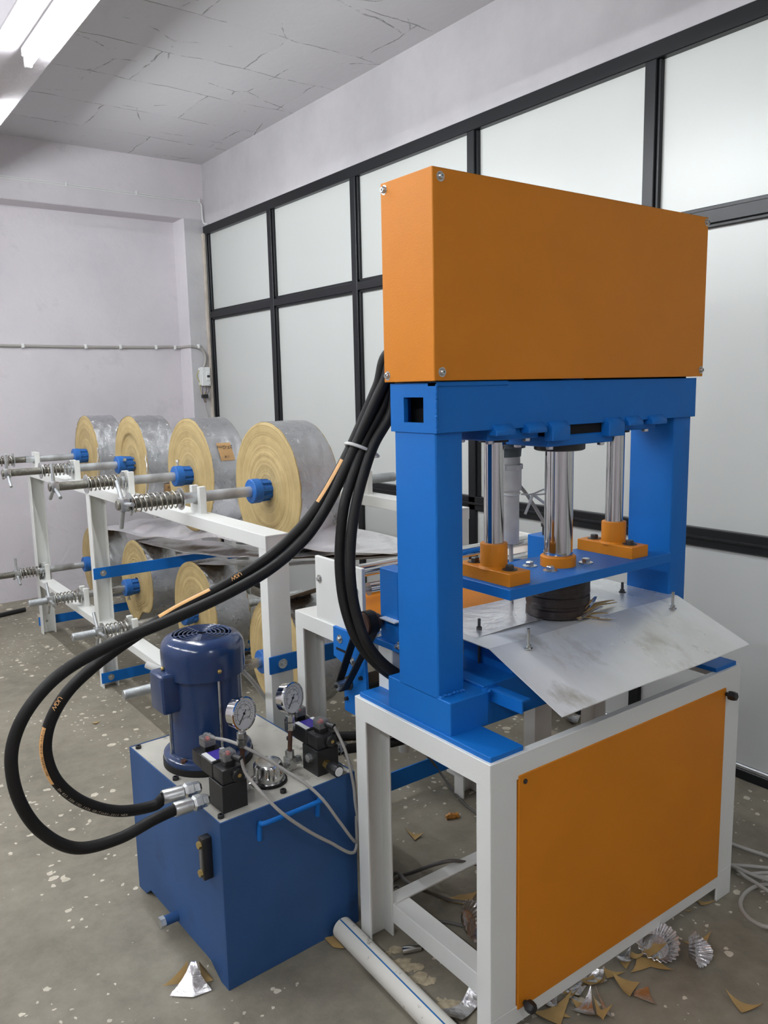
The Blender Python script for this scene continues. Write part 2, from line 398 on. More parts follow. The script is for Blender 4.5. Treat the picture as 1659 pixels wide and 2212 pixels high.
def hexbolt(r, h, wr=0.0, wt=0.0, m='zinc', name='bolt', dome=0.0):
    b = MB()
    if wr: b.lathe((0, 0, -0.001), (0, 0, 1), [(0, wr), (wt+0.001, wr)], 20)
    b.lathe((0, 0, wt-0.0005), (0, 0, 1), [(0, r), (h*0.85, r), (h, r*0.82)], 6)
    if dome: b.lathe((0, 0, wt+h-0.001), (0, 0, 1), [(0, dome), (h*0.5, dome)], 10)
    me = b.mesh(name, smooth=25); setmat(me, m); return me
def spline(pts, k=10):
    """Catmull-Rom through 3D points"""
    P = [Vector(p) for p in pts]; P = [2*P[0]-P[1]]+P+[2*P[-1]-P[-2]]; out = []
    for i in range(1, len(P)-2):
        a, b_, c, d = P[i-1], P[i], P[i+1], P[i+2]
        for j in range(k):
            t = j/k
            out.append(0.5*((2*b_)+(c-a)*t+(2*a-5*b_+4*c-d)*t*t+(3*b_-a-3*c+d)*t**3))
    out.append(P[-2]); return out
def text_mesh(s, size, name='lettering', shear=0.0, thick=0.0):
    cu = bpy.data.curves.new(name, 'FONT'); cu.body = s; cu.size = size; cu.align_x = 'CENTER'; cu.align_y = 'CENTER'; cu.shear = shear; cu.extrude = thick; cu.resolution_u = 2
    ob = bpy.data.objects.new(name, cu); COL.objects.link(ob)
    dg = bpy.context.evaluated_depsgraph_get(); me = bpy.data.meshes.new_from_object(ob.evaluated_get(dg))
    bpy.data.objects.remove(ob); bpy.data.curves.remove(cu); me.name = name; return me

# ================================================================== THE ROOM
XW, YB, YR, ZC = 2.765, 6.04, 6.24, 3.21       # partition face, pillar/beam face, recessed back wall, ceiling
XL, YF = -3.50, -3.20
struct('floor', MB().box(XL-.2, XW+.3, YF-.2, YR+.2, -0.1, 0), 'floor_concrete', smooth=0)
ceil = struct('ceiling', MB().box(XL-.2, XW+.3, YF-.2, YR+.2, ZC, ZC+0.1), 'ceiling_slab', smooth=0)
struct('ceiling_beam', MB().box(0.762, 0.990, YF, YB+.02, 2.78, ZC+.02), 'plaster', parent=ceil, bevel=0.004)
struct('ceiling_beam', MB().box(-1.315, -1.085, YF, YB+.02, 2.78, ZC+.02), 'plaster', parent=ceil, bevel=0.004)
wb = struct('wall_back', MB().box(XL-.2, XW+.3, YR, YR+.2, -0.02, ZC+.02), 'plaster', smooth=0)
struct('wall_beam', MB().box(XL, XW+.02, YB, YR+.02, 2.80, ZC+.02), 'plaster', parent=wb, bevel=0.006)
struct('pillar', MB().box(2.605, XW+.04, YB+.003, YR+.02, 0, 2.805), 'plaster', parent=wb, bevel=0.004)
struct('pillar_face', MB().box(2.612, XW+.04, YB+.001, YB+.02, 0, 2.799), 'plaster_grey', parent=wb)
struct('wall_left', MB().box(XL-.2, XL, YF-.2, YR+.2, -0.02, ZC+.02), 'plaster', smooth=0)
struct('wall_front', MB().box(XL-.2, XW+.3, YF-.2, YF, -0.02, ZC+.02), 'plaster', smooth=0)
struct('wall_right', MB().box(XW+.012, XW+.22, YF-.2, YR+.2, 2.745, ZC+.02), 'plaster_dimmed', smooth=0)
# glazed partition
win = bpy.data.objects.new('window_1', None); COL.objects.link(win); win.location = (XW, 2.0, 0); win['kind'] = 'structure'
struct('top_rail', MB().box(XW-.004, XW+.07, YF, YB, 2.690, 2.752), 'black_frame', parent=win, bevel=0.003)
struct('sill_rail', MB().box(XW, XW+.06, YF, YB, 0.868, 0.940), 'black_frame', parent=win, bevel=0.004)
struct('sill_bead', MB().box(XW-.010, XW+.02, YF, YB, 0.898, 0.910), 'black_frame', parent=win, bevel=0.003)
struct('floor_rail', MB().box(XW, XW+.06, YF, YB, 0.0, 0.040), 'black_frame', parent=win, bevel=0.003)
struct('floor_bead', MB().box(XW+.003, XW+.06, YF, YB, 0.040, 0.056), 'galvanised', parent=win, bevel=0.003)
ys = [6.02]+[5.0-i for i in range(8)]
for y in ys:
    struct('mullion', MB().box(XW, XW+.06, y-.026, y+.026, 0.04, 2.70), 'black_frame', parent=win, bevel=0.003)
    struct('bead', MB().box(XW+.012, XW+.05, y-.040, y-.024, 0.94, 2.69), 'black_frame', parent=win, bevel=0.002)
for i in range(len(ys)-1):
    y1, y0 = ys[i], ys[i+1]
    struct('transom', MB().box(XW+.002, XW+.06, y0, y1, 2.058, 2.108), 'black_frame', parent=win, bevel=0.003)
    struct('transom_bead', MB().box(XW+.012, XW+.06, y0, y1, 2.046, 2.122), 'black_frame', parent=win, bevel=0.002)
    struct('pane', MB().box(XW+.030, XW+.036, y0, y1, 2.10, 2.70), 'satin_pane', parent=win, smooth=0)
    struct('pane', MB().box(XW+.030, XW+.036, y0, y1, 0.92, 2.06), 'satin_pane', parent=win, smooth=0)
    struct('kick_panel', MB().box(XW+.018, XW+.024, y0, y1, 0.05, 0.88), 'kick_panel', parent=win, smooth=0)
struct('jamb_strip', MB().box(XW-.016, XW+.004, YB-.03, YB+.02, 0, 2.70), 'timber', parent=win, bevel=0.002)

# fluorescent lights under the ceiling beams
def tube_light(x, y0, y1, label):
    T = thing('tube_light', label, 'light', (x, (y0+y1)/2, 2.78), 0, 'fluorescent tubes under the ceiling beams')
    part(T, 'batten', MB().box(x-.020, x+.020, y0, y1, 2.750, 2.783), 'fitting_batten', bevel=0.004)
    for y, s in ((y0, 1), (y1, -1)):
        part(T, 'lamp_holder', MB().box(x-.014, x+.014, min(y, y+s*.022), max(y, y+s*.022), 2.712, 2.752), 'plastic_white', bevel=0.004)
    part(T, 'tube', MB().cyl((x, y0+.02, 2.728), (x, y1-.02, 2.728), 0.014, 20), 'tube_glow')
tube_light(0.880, 2.16, 3.40, 'glowing fluorescent tube on the ceiling beam, the one whose end shows')
tube_light(0.880, 4.05, 5.29, 'glowing fluorescent tube on the ceiling beam near the back wall')
tube_light(0.880, -2.40, -1.16, 'unseen added fluorescent tube on the ceiling beam, away from the back wall')  # out of view, added to fill the front faces with light
tube_light(-1.200, -0.50, 0.74, 'unseen added fluorescent tube on the other beam in front of the press')  # this and the next three are unseen, added for light from the left
tube_light(-1.200, 1.10, 2.34, 'unseen added fluorescent tube on the other beam, level with the press')
tube_light(-1.200, 2.70, 3.94, 'unseen added fluorescent tube on the other beam, level with the paper rolls')
tube_light(-1.200, 4.40, 5.64, 'unseen added fluorescent tube on the other beam near the back wall')

# ================================================================== HYDRAULIC PRESS
P = thing('hydraulic_press', 'blue and orange hydraulic punching press on a white welded stand', 'press', (1.61, 1.41, 0))
TX0, TX1, TY0, TY1, TZ = 1.120, 2.096, 1.160, 1.667, 0.703
th = 0.006; lw = 0.080
def angle_leg(xc, yc, sx, sy, z1, wx=lw, wy=0.045, t=th):
    m = MB(); x2 = xc+sx*wx; y2 = yc+sy*wy
    poly = [(xc, yc, 0), (x2, yc, 0), (x2, yc+sy*t, 0), (xc+sx*t, yc+sy*t, 0), (xc+sx*t, y2, 0), (xc, y2, 0)]
    return m.prism(poly, (0, 0, 0), (0, 0, z1))
def chan_leg(xc, yc, sx, sy, z1, wx=0.08, wy=0.05, t=0.006):
    """C section: web towards sy, flanges pointing back"""
    x2 = xc+sx*wx; y2 = yc+sy*wy
    poly = [(xc, yc, 0), (x2, yc, 0), (x2, y2, 0), (x2-sx*t, y2, 0), (x2-sx*t, yc+sy*t, 0), (xc+sx*t, yc+sy*t, 0), (xc+sx*t, y2, 0), (xc, y2, 0)]
    return MB().prism(poly, (0, 0, 0), (0, 0, z1))
part(P, 'stand_leg', angle_leg(TX0, TY0, 1, 1, TZ-.001), 'white_paint', bevel=0.0012)
part(P, 'stand_leg', angle_leg(TX1, TY0, -1, 1, TZ-.001, wx=.072), 'white_paint', bevel=0.0012)
rl = MB().prism([(TX0, TY1, 0), (TX0, TY1-.045, 0), (TX0+.006, TY1-.045, 0), (TX0+.006, TY1-.006, 0), (TX0+.074, TY1-.006, 0), (TX0+.074, TY1-.045, 0), (TX0+.080, TY1-.045, 0), (TX0+.080, TY1, 0)], (0, 0, 0), (0, 0, TZ-.001))
part(P, 'stand_leg', rl, 'white_paint', bevel=0.0012)
part(P, 'stand_leg', angle_leg(TX1, TY1, -1, -1, TZ-.001, wx=.072), 'white_paint', bevel=0.0012)
zr = TZ-0.058
def angle_rail_x(x0, x1, y, sy, z0, z1, flange=0.05):      # web in XZ at y, flange at the top
    return MB().prism([(x0, y, z0), (x0, y, z1), (x0, y+sy*flange, z1), (x0, y+sy*flange, z1-.006), (x0, y+sy*.006, z1-.006), (x0, y+sy*.006, z0)], (x0, 0, 0), (x1, 0, 0))
def angle_rail_y(y0, y1, x, sx, z0, z1, flange=0.05):
    return MB().prism([(x, y0, z0), (x, y0, z1), (x+sx*flange, y0, z1), (x+sx*flange, y0, z1-.006), (x+sx*.006, y0, z1-.006), (x+sx*.006, y0, z0)], (0, y0, 0), (0, y1, 0))
part(P, 'stand_rail', angle_rail_x(TX0, TX1, TY0-.0006, 1, zr, TZ, .02), 'white_paint', bevel=0.0012)
part(P, 'stand_rail', angle_rail_x(TX0, TX1, TY1+.0006, -1, zr, TZ, .02), 'white_paint', bevel=0.0012)
part(P, 'stand_rail', angle_rail_y(TY0, TY1, TX0-.0006, 1, zr, TZ-.0005, .02), 'white_paint', bevel=0.0012)
part(P, 'stand_rail', angle_rail_y(TY0, TY1, TX1+.0006, -1, zr, TZ-.0005, .02), 'white_paint', bevel=0.0012)
part(P, 'stand_rail', angle_rail_x(TX0+.003, TX1-.003, TY0-.0004, 1, .045, .090, .045), 'white_paint', bevel=0.0012)
part(P, 'stand_rail', angle_rail_x(TX0+.08, TX1-.05, TY1-.004, -1, .060, .100, .045), 'white_paint', bevel=0.0012)
part(P, 'stand_rail', angle_rail_y(TY0+.004, TY1-.008, TX0+.0765, 1, .040, .096, .055), 'white_paint', bevel=0.0012)
part(P, 'stand_rail', angle_rail_y(TY0+.003, TY1-.003, TX1-.004, -1, .050, .104), 'white_paint', bevel=0.0012)
# orange front door
pan = part(P, 'front_panel', MB().box(1.203, 2.022, TY0-.0030, TY0+.010, 0.080, 0.654), 'orange_paint', bevel=0.002, label='orange sheet metal front panel')
knob = MB().lathe((0, 0, 0), (0, 0, 1), [(0, .006), (.010, .006), (.010, .013), (.020, .014), (.030, .012), (.032, .009)], 6); km = knob.mesh('knob', smooth=25); setmat(km, 'black_metal')
for x, z in ((2.020, .636), (1.224, .092)): inst('knob', km, pan, (x, TY0-.003, z), (0, -1, 0), .3, T=P)
rv = MB().lathe((0, 0, 0), (0, 0, 1), [(0, .006), (.002, .006)], 14).mesh('rivet'); setmat(rv, 'steel_dark')
inst('rivet', rv, pan, (1.222, TY0-.003, .636), (0, -1, 0), T=P)
# base plates, blocks, columns
CX0, CX1, CY0, CY1 = 1.133, 1.213, 1.3436, 1.4918
RX0, RX1 = 2.0123, 2.0927
BZ = 0.792
for x0, x1 in ((1.128, 1.228), (1.985, 2.085)):
    part(P, 'base_plate', MB().box(x0, x1, 1.168, 1.656, TZ-.002, TZ+.011), 'blue_paint', bevel=0.0015)
part(P, 'base_block', MB().box(CX0, 1.251, 1.302, 1.536, TZ+.008, BZ), 'blue_paint', bevel=0.002)
part(P, 'base_block', MB().box(1.975, RX1, 1.302, 1.536, TZ+.008, BZ), 'blue_paint', bevel=0.002)
part(P, 'bed_beam', MB().box(1.249, 1.977, 1.318, 1.524, TZ-.004, .800), 'blue_paint', bevel=0.002)
part(P, 'bed_block', MB().box(1.36, 1.90, 1.335, 1.51, .795, .878), 'blue_paint', bevel=0.002)
part(P, 'side_bar', MB().box(1.270, 1.276, 1.215, 1.52, .758, .790).box(1.276, 1.300, 1.215, 1.52, .784, .790), 'blue_paint', bevel=0.001)
part(P, 'side_bar', MB().box(1.950, 1.956, 1.215, 1.52, .758, .790).box(1.926, 1.950, 1.215, 1.52, .784, .790), 'blue_paint', bevel=0.001)
def wobble_weld(pts, r):
    m = MB(); q = spline(pts, 14)
    return m.tube([p+Vector((random.uniform(-1, 1), random.uniform(-1, 1), random.uniform(-1, 1)))*r*.35 for p in q], [r*random.uniform(.7, 1.2) for _ in q], 6)
for x0, x1 in ((CX0, CX1), (RX0, RX1)):
    c = part(P, 'column', MB().box(x0, x1, CY0, CY1, BZ-.01, 1.402), 'blue_paint', bevel=0.007, seg=3)
    part(P, 'weld_bead', wobble_weld([(x0+.004, CY0-.001, BZ+.001), ((x0+x1)/2, CY0-.003, BZ+.003), (x1, CY0-.001, BZ+.001)], .004), 'blue_paint', sub=c)
part(P, 'weld_bead', wobble_weld([(1.251, 1.30, BZ), (1.250, 1.304, BZ+.003), (1.245, 1.312, BZ+.002)], .005), 'blue_paint')
# crossbeam: end plates with a square hole, front and back plates, top strips
EX0, EX1, EY0, EY1, EZ0, EZ1 = 1.129, 2.098, 1.335, 1.4985, 1.397, 1.506
hy0, hy1, hz0, hz1 = 1.379, 1.449, 1.419, 1.475
def end_plate(x0, x1):
    return MB().box(x0, x1, EY0, EY1, EZ0, hz0).box(x0, x1, EY0, EY1, hz1, EZ1).box(x0, x1, EY0, hy0, hz0, hz1).box(x0, x1, hy1, EY1, hz0, hz1)
xb = part(P, 'crossbeam', MB().box(EX0+.002, EX1-.002, EY0-.001, EY0+.012, EZ0, EZ1), 'blue_paint', bevel=0.0012)
part(P, 'crossbeam_back', MB().box(EX0+.002, EX1-.002, EY1-.012, EY1+.001, EZ0, EZ1), 'blue_paint', bevel=0.0012)
part(P, 'end_plate', end_plate(EX0, EX0+.012), 'blue_paint', smooth=0)
part(P, 'end_plate', end_plate(EX1-.012, EX1), 'blue_paint', smooth=0)
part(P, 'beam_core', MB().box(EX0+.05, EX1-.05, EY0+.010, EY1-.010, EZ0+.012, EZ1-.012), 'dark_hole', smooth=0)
part(P, 'top_strip', MB().box(EX0, 1.345, EY0-.004, EY0+.03, EZ1-.009, EZ1+.002), 'blue_paint', bevel=0.002)
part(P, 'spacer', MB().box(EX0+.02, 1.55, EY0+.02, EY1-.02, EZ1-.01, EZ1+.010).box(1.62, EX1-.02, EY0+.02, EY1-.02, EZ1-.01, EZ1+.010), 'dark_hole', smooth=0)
part(P, 'weld_bead', wobble_weld([(EX0, EY0-.001, EZ0+.005), (EX0-.001, EY0-.0015, (EZ0+EZ1)/2), (EX0, EY0-.001, EZ1-.003)], .0028), 'blue_paint', sub=xb)
for x0, x1, h in ((1.294, 1.357, .014), (1.400, 1.463, .013), (1.481, 1.546, .036), (1.695, 1.758, .036), (1.777, 1.838, .013), (1.879, 1.943, .013)):
    part(P, 'mounting_lug', MB().prism([(x0, EY0-.016, EZ0-h), (x0, EY0-.016, EZ0-.002), (x0, EY0-.002, EZ0+.012), (x0, EY0+.012, EZ0+.012), (x0, EY0+.012, EZ0-h)], (x0, 0, 0), (x1, 0, 0)), 'blue_paint', bevel=0.002, sub=xb)
# guide and cylinder flanges under the crossbeam
YC = 1.418; RXL, RXM, RXR = 1.381, 1.618, 1.850
hb = hexbolt(.010, .010, .0, .0, 'zinc'); wbolt = hexbolt(.0115, .011, .019, .003, 'zinc'); dbolt = hexbolt(.0115, .011, .019, .003, 'steel_dark')
for xc, hw, z0 in ((RXL, .085, 1.370), (RXR, .085, 1.370)):
    fl = part(P, 'guide_flange', MB().box(xc-hw, xc+hw, YC-.068, YC+.068, z0, EZ0+.001), 'blue_paint', bevel=0.003)
    part(P, 'guide_bush', MB().lathe((xc, YC, z0+.002), (0, 0, -1), [(0, .036), (.010, .036)], 28), 'black_metal', sub=fl)
    for sx in (-1, 1):
        for sy in (-1, 1): inst('bolt', hb, fl, (xc+sx*.062, YC+sy*.050, z0+.001), (0, 0, -1), T=P)
fl = part(P, 'cylinder_flange', MB().box(RXM-.125, RXM+.125, YC-.074, YC+.074, 1.345, 1.372), 'blue_paint', bevel=0.003)
part(P, 'cylinder_nose', MB().lathe((RXM, YC, 1.348), (0, 0, -1), [(0, .066), (.018, .066), (.021, .060)], 36), 'black_metal', sub=fl)
for sx in (-1, 1):
    for sy in (-1, 1): inst('bolt', hb, fl, (RXM+sx*.098, YC+sy*.055, 1.346), (0, 0, -1), T=P)
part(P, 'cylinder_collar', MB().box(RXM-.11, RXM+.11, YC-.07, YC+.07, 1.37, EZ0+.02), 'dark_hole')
# moving platen
PZ0, PZ1 = 0.994, 1.020
plat = part(P, 'platen', MB().box(1.328, 1.968, 1.309, 1.527, PZ0, PZ1), 'blue_paint', bevel=0.0015, label='thick blue moving platen')
for xc in (RXL, RXR):
    rod = part(P, 'guide_rod', MB().cyl((xc, YC, 1.10), (xc, YC, 1.40), .0245, 36), 'chrome')
    cl = part(P, 'guide_foot', MB().box(xc-.036, xc+.036, YC-.090, YC+.100, PZ1-.001, PZ1+.032), 'orange_paint', bevel=0.0015)
    part(P, 'collar', MB().lathe((xc, YC, PZ1+.03), (0, 0, 1), [(0, .040), (.006, .034), (.060, .034), (.062, .033)], 32), 'orange_paint', sub=cl)
    for dy in (-.055, .068): inst('bolt', dbolt, cl, (xc, YC+dy, PZ1+.031), (0, 0, 1), .3, T=P)
part(P, 'ram_rod', MB().lathe((RXM, YC, 1.045), (0, 0, 1), [(0, .037), (.006, .0385), (.013, .0385), (.0131, .0375), (.36, .0375)], 40), 'chrome')
rg = part(P, 'ram_ring', MB().lathe((RXM, YC, PZ1-.001), (0, 0, 1), [(0, .047), (.026, .047), (.029, .044)], 36), 'orange_paint')
for dx, dy in ((-.070, -.036), (.070, -.036), (-.070, .036), (.070, .036)): inst('bolt', wbolt, rg, (RXM+dx, YC+dy, PZ1), (0, 0, 1), .2, T=P)
# die under the platen
dz = lambda i, n, h, r: r+0.0012*math.sin(i*1.7+h*90)
part(P, 'punching_die', MB().lathe((RXM, YC, .889), (0, 0, 1), [(0, .079), (.004, .084), (.022, .084), (.025, .081), (.031, .081), (.034, .085), (.056, .085), (.058, .083), (.061, .083), (.064, .085), (.108, .085)], 56, mod=dz), 'die_brown')
# bent steel table sheet
SX0, SX1 = 1.272, 2.022
def sheet_fn(a, c):
    x = SX0+(SX1-SX0)*a; y = 1.590-(1.590-1.098)*c
    if y > 1.322: z = .886
    else: z = .886-(1.322-y)*.093/.224
    return (x+0.0, y, z+0.0012*math.sin(9*a+5*c))
ys_ = sorted(set([i/20 for i in range(21)]+[(1.590-1.322)/(1.590-1.098)]))
m = MB(); W = len(ys_)
tops = [Vector(sheet_fn(i/20, c)) for i in range(21) for c in ys_]
fs = [(i*W+j, (i+1)*W+j, (i+1)*W+j+1, i*W+j+1) for i in range(20) for j in range(W-1)]
N_ = len(tops); rim = [i*W for i in range(21)]+[20*W+j for j in range(1, W)]+[i*W+W-1 for i in range(19, -1, -1)]+[j for j in range(W-2, 0, -1)]
m.add(tops+[p-Vector((0, 0, .0022)) for p in tops], fs+[tuple(N_+k for k in f[::-1]) for f in fs]+[(rim[k], rim[(k+1) % len(rim)], N_+rim[(k+1) % len(rim)], N_+rim[k]) for k in range(len(rim))])
sh = part(P, 'delivery_sheet', m, 'sheet_steel', smooth=12, label='bent bare steel delivery sheet')
def stud(hh, hn, mt):
    b = MB().cyl((0, 0, -.09), (0, 0, hh), .0040, 10); b.lathe((0, 0, .0), (0, 0, 1), [(0, .0105), (.002, .0105)], 18); b.lathe((0, 0, .002), (0, 0, 1), [(0, .0072), (hn, .0072)], 6)
    me = b.mesh('stud', smooth=25); setmat(me, mt); return me
s1 = stud(.030, .007, 'steel_dark'); s2 = stud(.050, .008, 'zinc')
for x, y, s in ((1.354, 1.443, s1), (1.929, 1.443, s1)): inst('stud', s, sh, (x, y, .886), (0, 0, 1), T=P)
for x, y in ((1.371, 1.290), (1.938, 1.280)): inst('stud', s2, sh, (x, y, .886-(1.322-y)*.093/.224), (0, 0, 1), T=P)
# orange cover box on top
BX0, BX1, BY0, BY1, BZ0, BZ1 = 1.1175, 2.1135, 1.326, 1.5045, 1.510, 1.9435
t = .0025
cov = part(P, 'cover_box', MB().box(BX0, BX1, BY0, BY0+t, BZ0, BZ1), 'orange_paint', bevel=0.0012, label='orange cover over the cylinder')
part(P, 'cover_side', MB().box(BX0-.0006, BX0+t, BY0+.0005, BY1, BZ0-.0006, BZ1+.0003), 'orange_paint', bevel=0.0012)
part(P, 'cover_side', MB().box(BX1-t, BX1+.0006, BY0+.0005, BY1, BZ0, BZ1), 'orange_paint', bevel=0.0012)
part(P, 'cover_back', MB().box(BX0+.14, BX1, BY1-t, BY1, BZ0, BZ1), 'orange_paint', bevel=0.0012)
part(P, 'cover_top', MB().box(BX0, BX1, BY0, BY1, BZ1-t, BZ1), 'orange_paint', bevel=0.0012)
part(P, 'cylinder_body', MB().cyl((RXM, YC, 1.49), (RXM, YC, 1.90), .065, 32), 'blue_paint')
scr = MB().lathe((0, 0, -.001), (0, 0, 1), [(0, .0105), (.002, .0105), (.0021, .0075), (.006, .0072), (.0085, .005), (.0085, .0028), (.005, .0028)], 18).mesh('screw', smooth=30); setmat(scr, 'zinc')
for x, z in ((BX0+.021, BZ1-.018), (BX0+.021, BZ0+.018), (BX1-.008, BZ1-.014), (BX1-.010, BZ0+.018)): inst('screw', scr, cov, (x, BY0, z), (0, -1, 0), T=P)
for y, z in ((BY1-.013, BZ1-.015), (BY1-.013, BZ0+.014)): inst('screw', scr, cov, (BX0, y, z), (-1, 0, 0), T=P)
# white pipe that hangs behind the ram
q = at(1098, 1050, 'Y', 1.56); px_, py_ = q.x, 1.56
hp = part(P, 'blow_pipe', MB().lathe((px_, py_, 1.066), (0, 0, 1), [(0, .028), (.003, .030), (.150, .030)], 28), 'pvc_dusty')
part(P, 'coupling', MB().lathe((px_, py_, 1.212), (0, 0, 1), [(0, .034), (.004, .036), (.058, .036), (.060, .038), (.072, .038)], 28), 'pvc_dusty', sub=hp)
part(P, 'hex_nut', MB().lathe((px_, py_, 1.270), (0, 0, 1), [(0, .041), (.014, .041)], 6), 'pvc_dusty', sub=hp)
part(P, 'neck', MB().lathe((px_, py_, 1.28), (0, 0, 1), [(0, .032), (.028, .032)], 24), 'pvc_dusty', sub=hp)
part(P, 'union', MB().lathe((px_, py_, 1.305), (0, 0, 1), [(0, .034), (.022, .036), (.024, .046), (.036, .046), (.038, .036), (.05, .036)], 24), 'pvc_grey', sub=hp)
part(P, 'bracket', MB().box(px_-.06, px_+.06, 1.49, py_+.05, 1.352, 1.366), 'blue_paint', sub=hp)
part(P, 'tie_string', MB().tube(spline([(px_+.03, py_-.02, 1.20), (px_+.06, py_-.03, 1.198), (px_+.12, py_-.03, 1.208), (px_+.17, py_-.03, 1.200), (px_+.11, py_-.03, 1.194), (px_+.07, py_-.03, 1.196)], 8), .0025, 6).tube(spline([(px_+.065, py_-.03, 1.197), (px_+.05, py_-.03, 1.17), (px_+.035, py_-.03, 1.145)], 6), .004, 6).tube(spline([(px_+.065, py_-.03, 1.197), (px_+.10, py_-.03, 1.175), (px_+.14, py_-.03, 1.152), (px_+.155, py_-.03, 1.16)], 6), .004, 6).tube([(px_+.031*math.cos(a*PI/8), py_+.031*math.sin(a*PI/8), 1.203+.002*math.sin(a)) for a in range(16)], .003, 6, True), 'tie_plastic', sub=hp)
part(P, 'blow_tube', MB().tube(spline([(px_+.04, py_+.02, 1.24), (px_+.08, py_, 1.185), (px_+.13, py_-.02, 1.10), (px_+.17, py_-.03, 1.03), (px_+.18, py_-.03, .90)], 8), .005, 8), 'cable_grey', sub=hp)
part(P, 'blow_tube', MB().tube(spline([(px_+.01, py_, 1.08), (px_+.012, py_, 1.0), (px_+.014, py_, .88)], 5), .006, 8), 'cable_grey', sub=hp)
# infeed bearing blocks at the back of the press
for bx in (1.205, 1.735):
    bb = part(P, 'bearing_block', MB().box(bx, bx+.05, 1.585, 1.662, .842, 1.035) if bx < 1.5 else MB().box(bx, bx+.08, 1.56, 1.64, .842, 1.058), 'blue_paint', bevel=0.002)
    part(P, 'bearing_foot', MB().box(bx-.012, bx+.062, 1.55, 1.70, .826, .844), 'blue_paint', bevel=0.002, sub=bb)
    inst('bolt', wbolt, bb, (bx-.002, 1.685, .843), (0, 0, 1), T=P)
    inst('bolt', wbolt, bb, (bx-.002, 1.570, .843), (0, 0, 1), T=P)
    part(P, 'adjusting_screw', MB().cyl((bx+.03, 1.60, 1.03), (bx+.03, 1.60, 1.085), .007, 10).lathe((bx+.03, 1.60, 1.083), (0, 0, 1), [(0, .011), (.010, .011)], 6), 'black_metal', sub=bb)
part(P, 'guard_lip', MB().box(1.185, 1.27, 1.575, 1.64, .905, .908), 'sheet_steel')
part(P, 'bearing_beam', MB().box(1.195, 1.84, 1.60, 1.662, TZ-.03, .828), 'white_paint', bevel=0.002)

# ================================================================== ROLL STAND (rack)
RX, RXB = 1.164, 2.020
R_ = thing('roll_stand', 'white steel roll stand with two tiers of shafts and blue tie bars', 'rack', (1.59, 3.7, 0))
RT = 1.048
rbolt = hexbolt(.009, .008, .016, .002, 'zinc', dome=.004)
for yy, sy in ((2.207, 1), (4.030, 1), (5.225, 1)):
    for xx, sx in ((RX, 1), (RXB, -1)):
        if yy < 3:    # web towards the press
            lg = chan_leg(xx, yy, sx, 1, RT-.002)
        else:         # open side towards the press, web behind
            lg = chan_leg(xx, yy+.055, sx, -1, RT-.002, wy=.055)
        part(R_, 'leg', lg, 'white_paint', bevel=0.001)
for xx, sx in ((RX, 1), (RXB, -1)):
    x0, x1 = sorted((xx, xx+sx*.080)); x0 -= .0015; x1 += .0015
    part(R_, 'top_rail', MB().prism([(x0, 2.205, RT-.045), (x0, 2.205, RT), (x1, 2.205, RT), (x1, 2.205, RT-.045), (x1-.006, 2.205, RT-.045), (x1-.006, 2.205, RT-.006), (x0+.006, 2.205, RT-.006), (x0+.006, 2.205, RT-.045)], (0, 2.2055, 0), (0, 5.285, 0)), 'white_paint', bevel=0.0012)
    part(R_, 'lower_rail', MB().prism([(x0+.003, 2.213, .318), (x0+.003, 2.213, .355), (x1-.003, 2.213, .355), (x1-.003, 2.213, .318), (x1-.009, 2.213, .318), (x1-.009, 2.213, .349), (x0+.009, 2.213, .349), (x0+.009, 2.213, .318)], (0, 2.215, 0), (0, 5.27, 0)), 'white_paint', bevel=0.0012)
SHY = [2.815, 3.580, 4.400, 5.232]; BSY = [2.815, 3.660, 4.420, 5.222]
ZT, ZB = 1.107, 0.412
for ys_l, z0, zs in ((SHY, RT, ZT), (BSY, .355, ZB)):
    for y in ys_l:
        for xb_ in (RX+.034, RXB-.064):
            zt_, zg = zs+.042, zs-.026
            br = part(R_, 'shaft_bracket', MB().prism([(xb_, y-.046, z0-.002), (xb_, y-.046, zt_), (xb_, y-.023, zt_), (xb_, y-.023, zg), (xb_, y+.023, zg), (xb_, y+.023, zt_), (xb_, y+.046, zt_), (xb_, y+.046, z0-.002)], (0, 0, 0), (.026, 0, 0)), 'white_paint', bevel=0.0012)
def tie_bar(y, z0, z1, x0=RX-.008, x1=RXB+.01):
    tb = part(R_, 'tie_bar', MB().box(x0, x1, y-.006, y, z0, z1), 'blue_paint', bevel=0.001)
    for x in (x0+.047, x1-.05): inst('bolt', rbolt, tb, (x, y-.006, (z0+z1)/2), (0, -1, 0), T=R_)
tie_bar(2.206, .598, .655); tie_bar(4.030, .575, .632); tie_bar(5.288, .045, .100); tie_bar(4.030, .030, .085); tie_bar(2.206, .045, .115, 1.50)

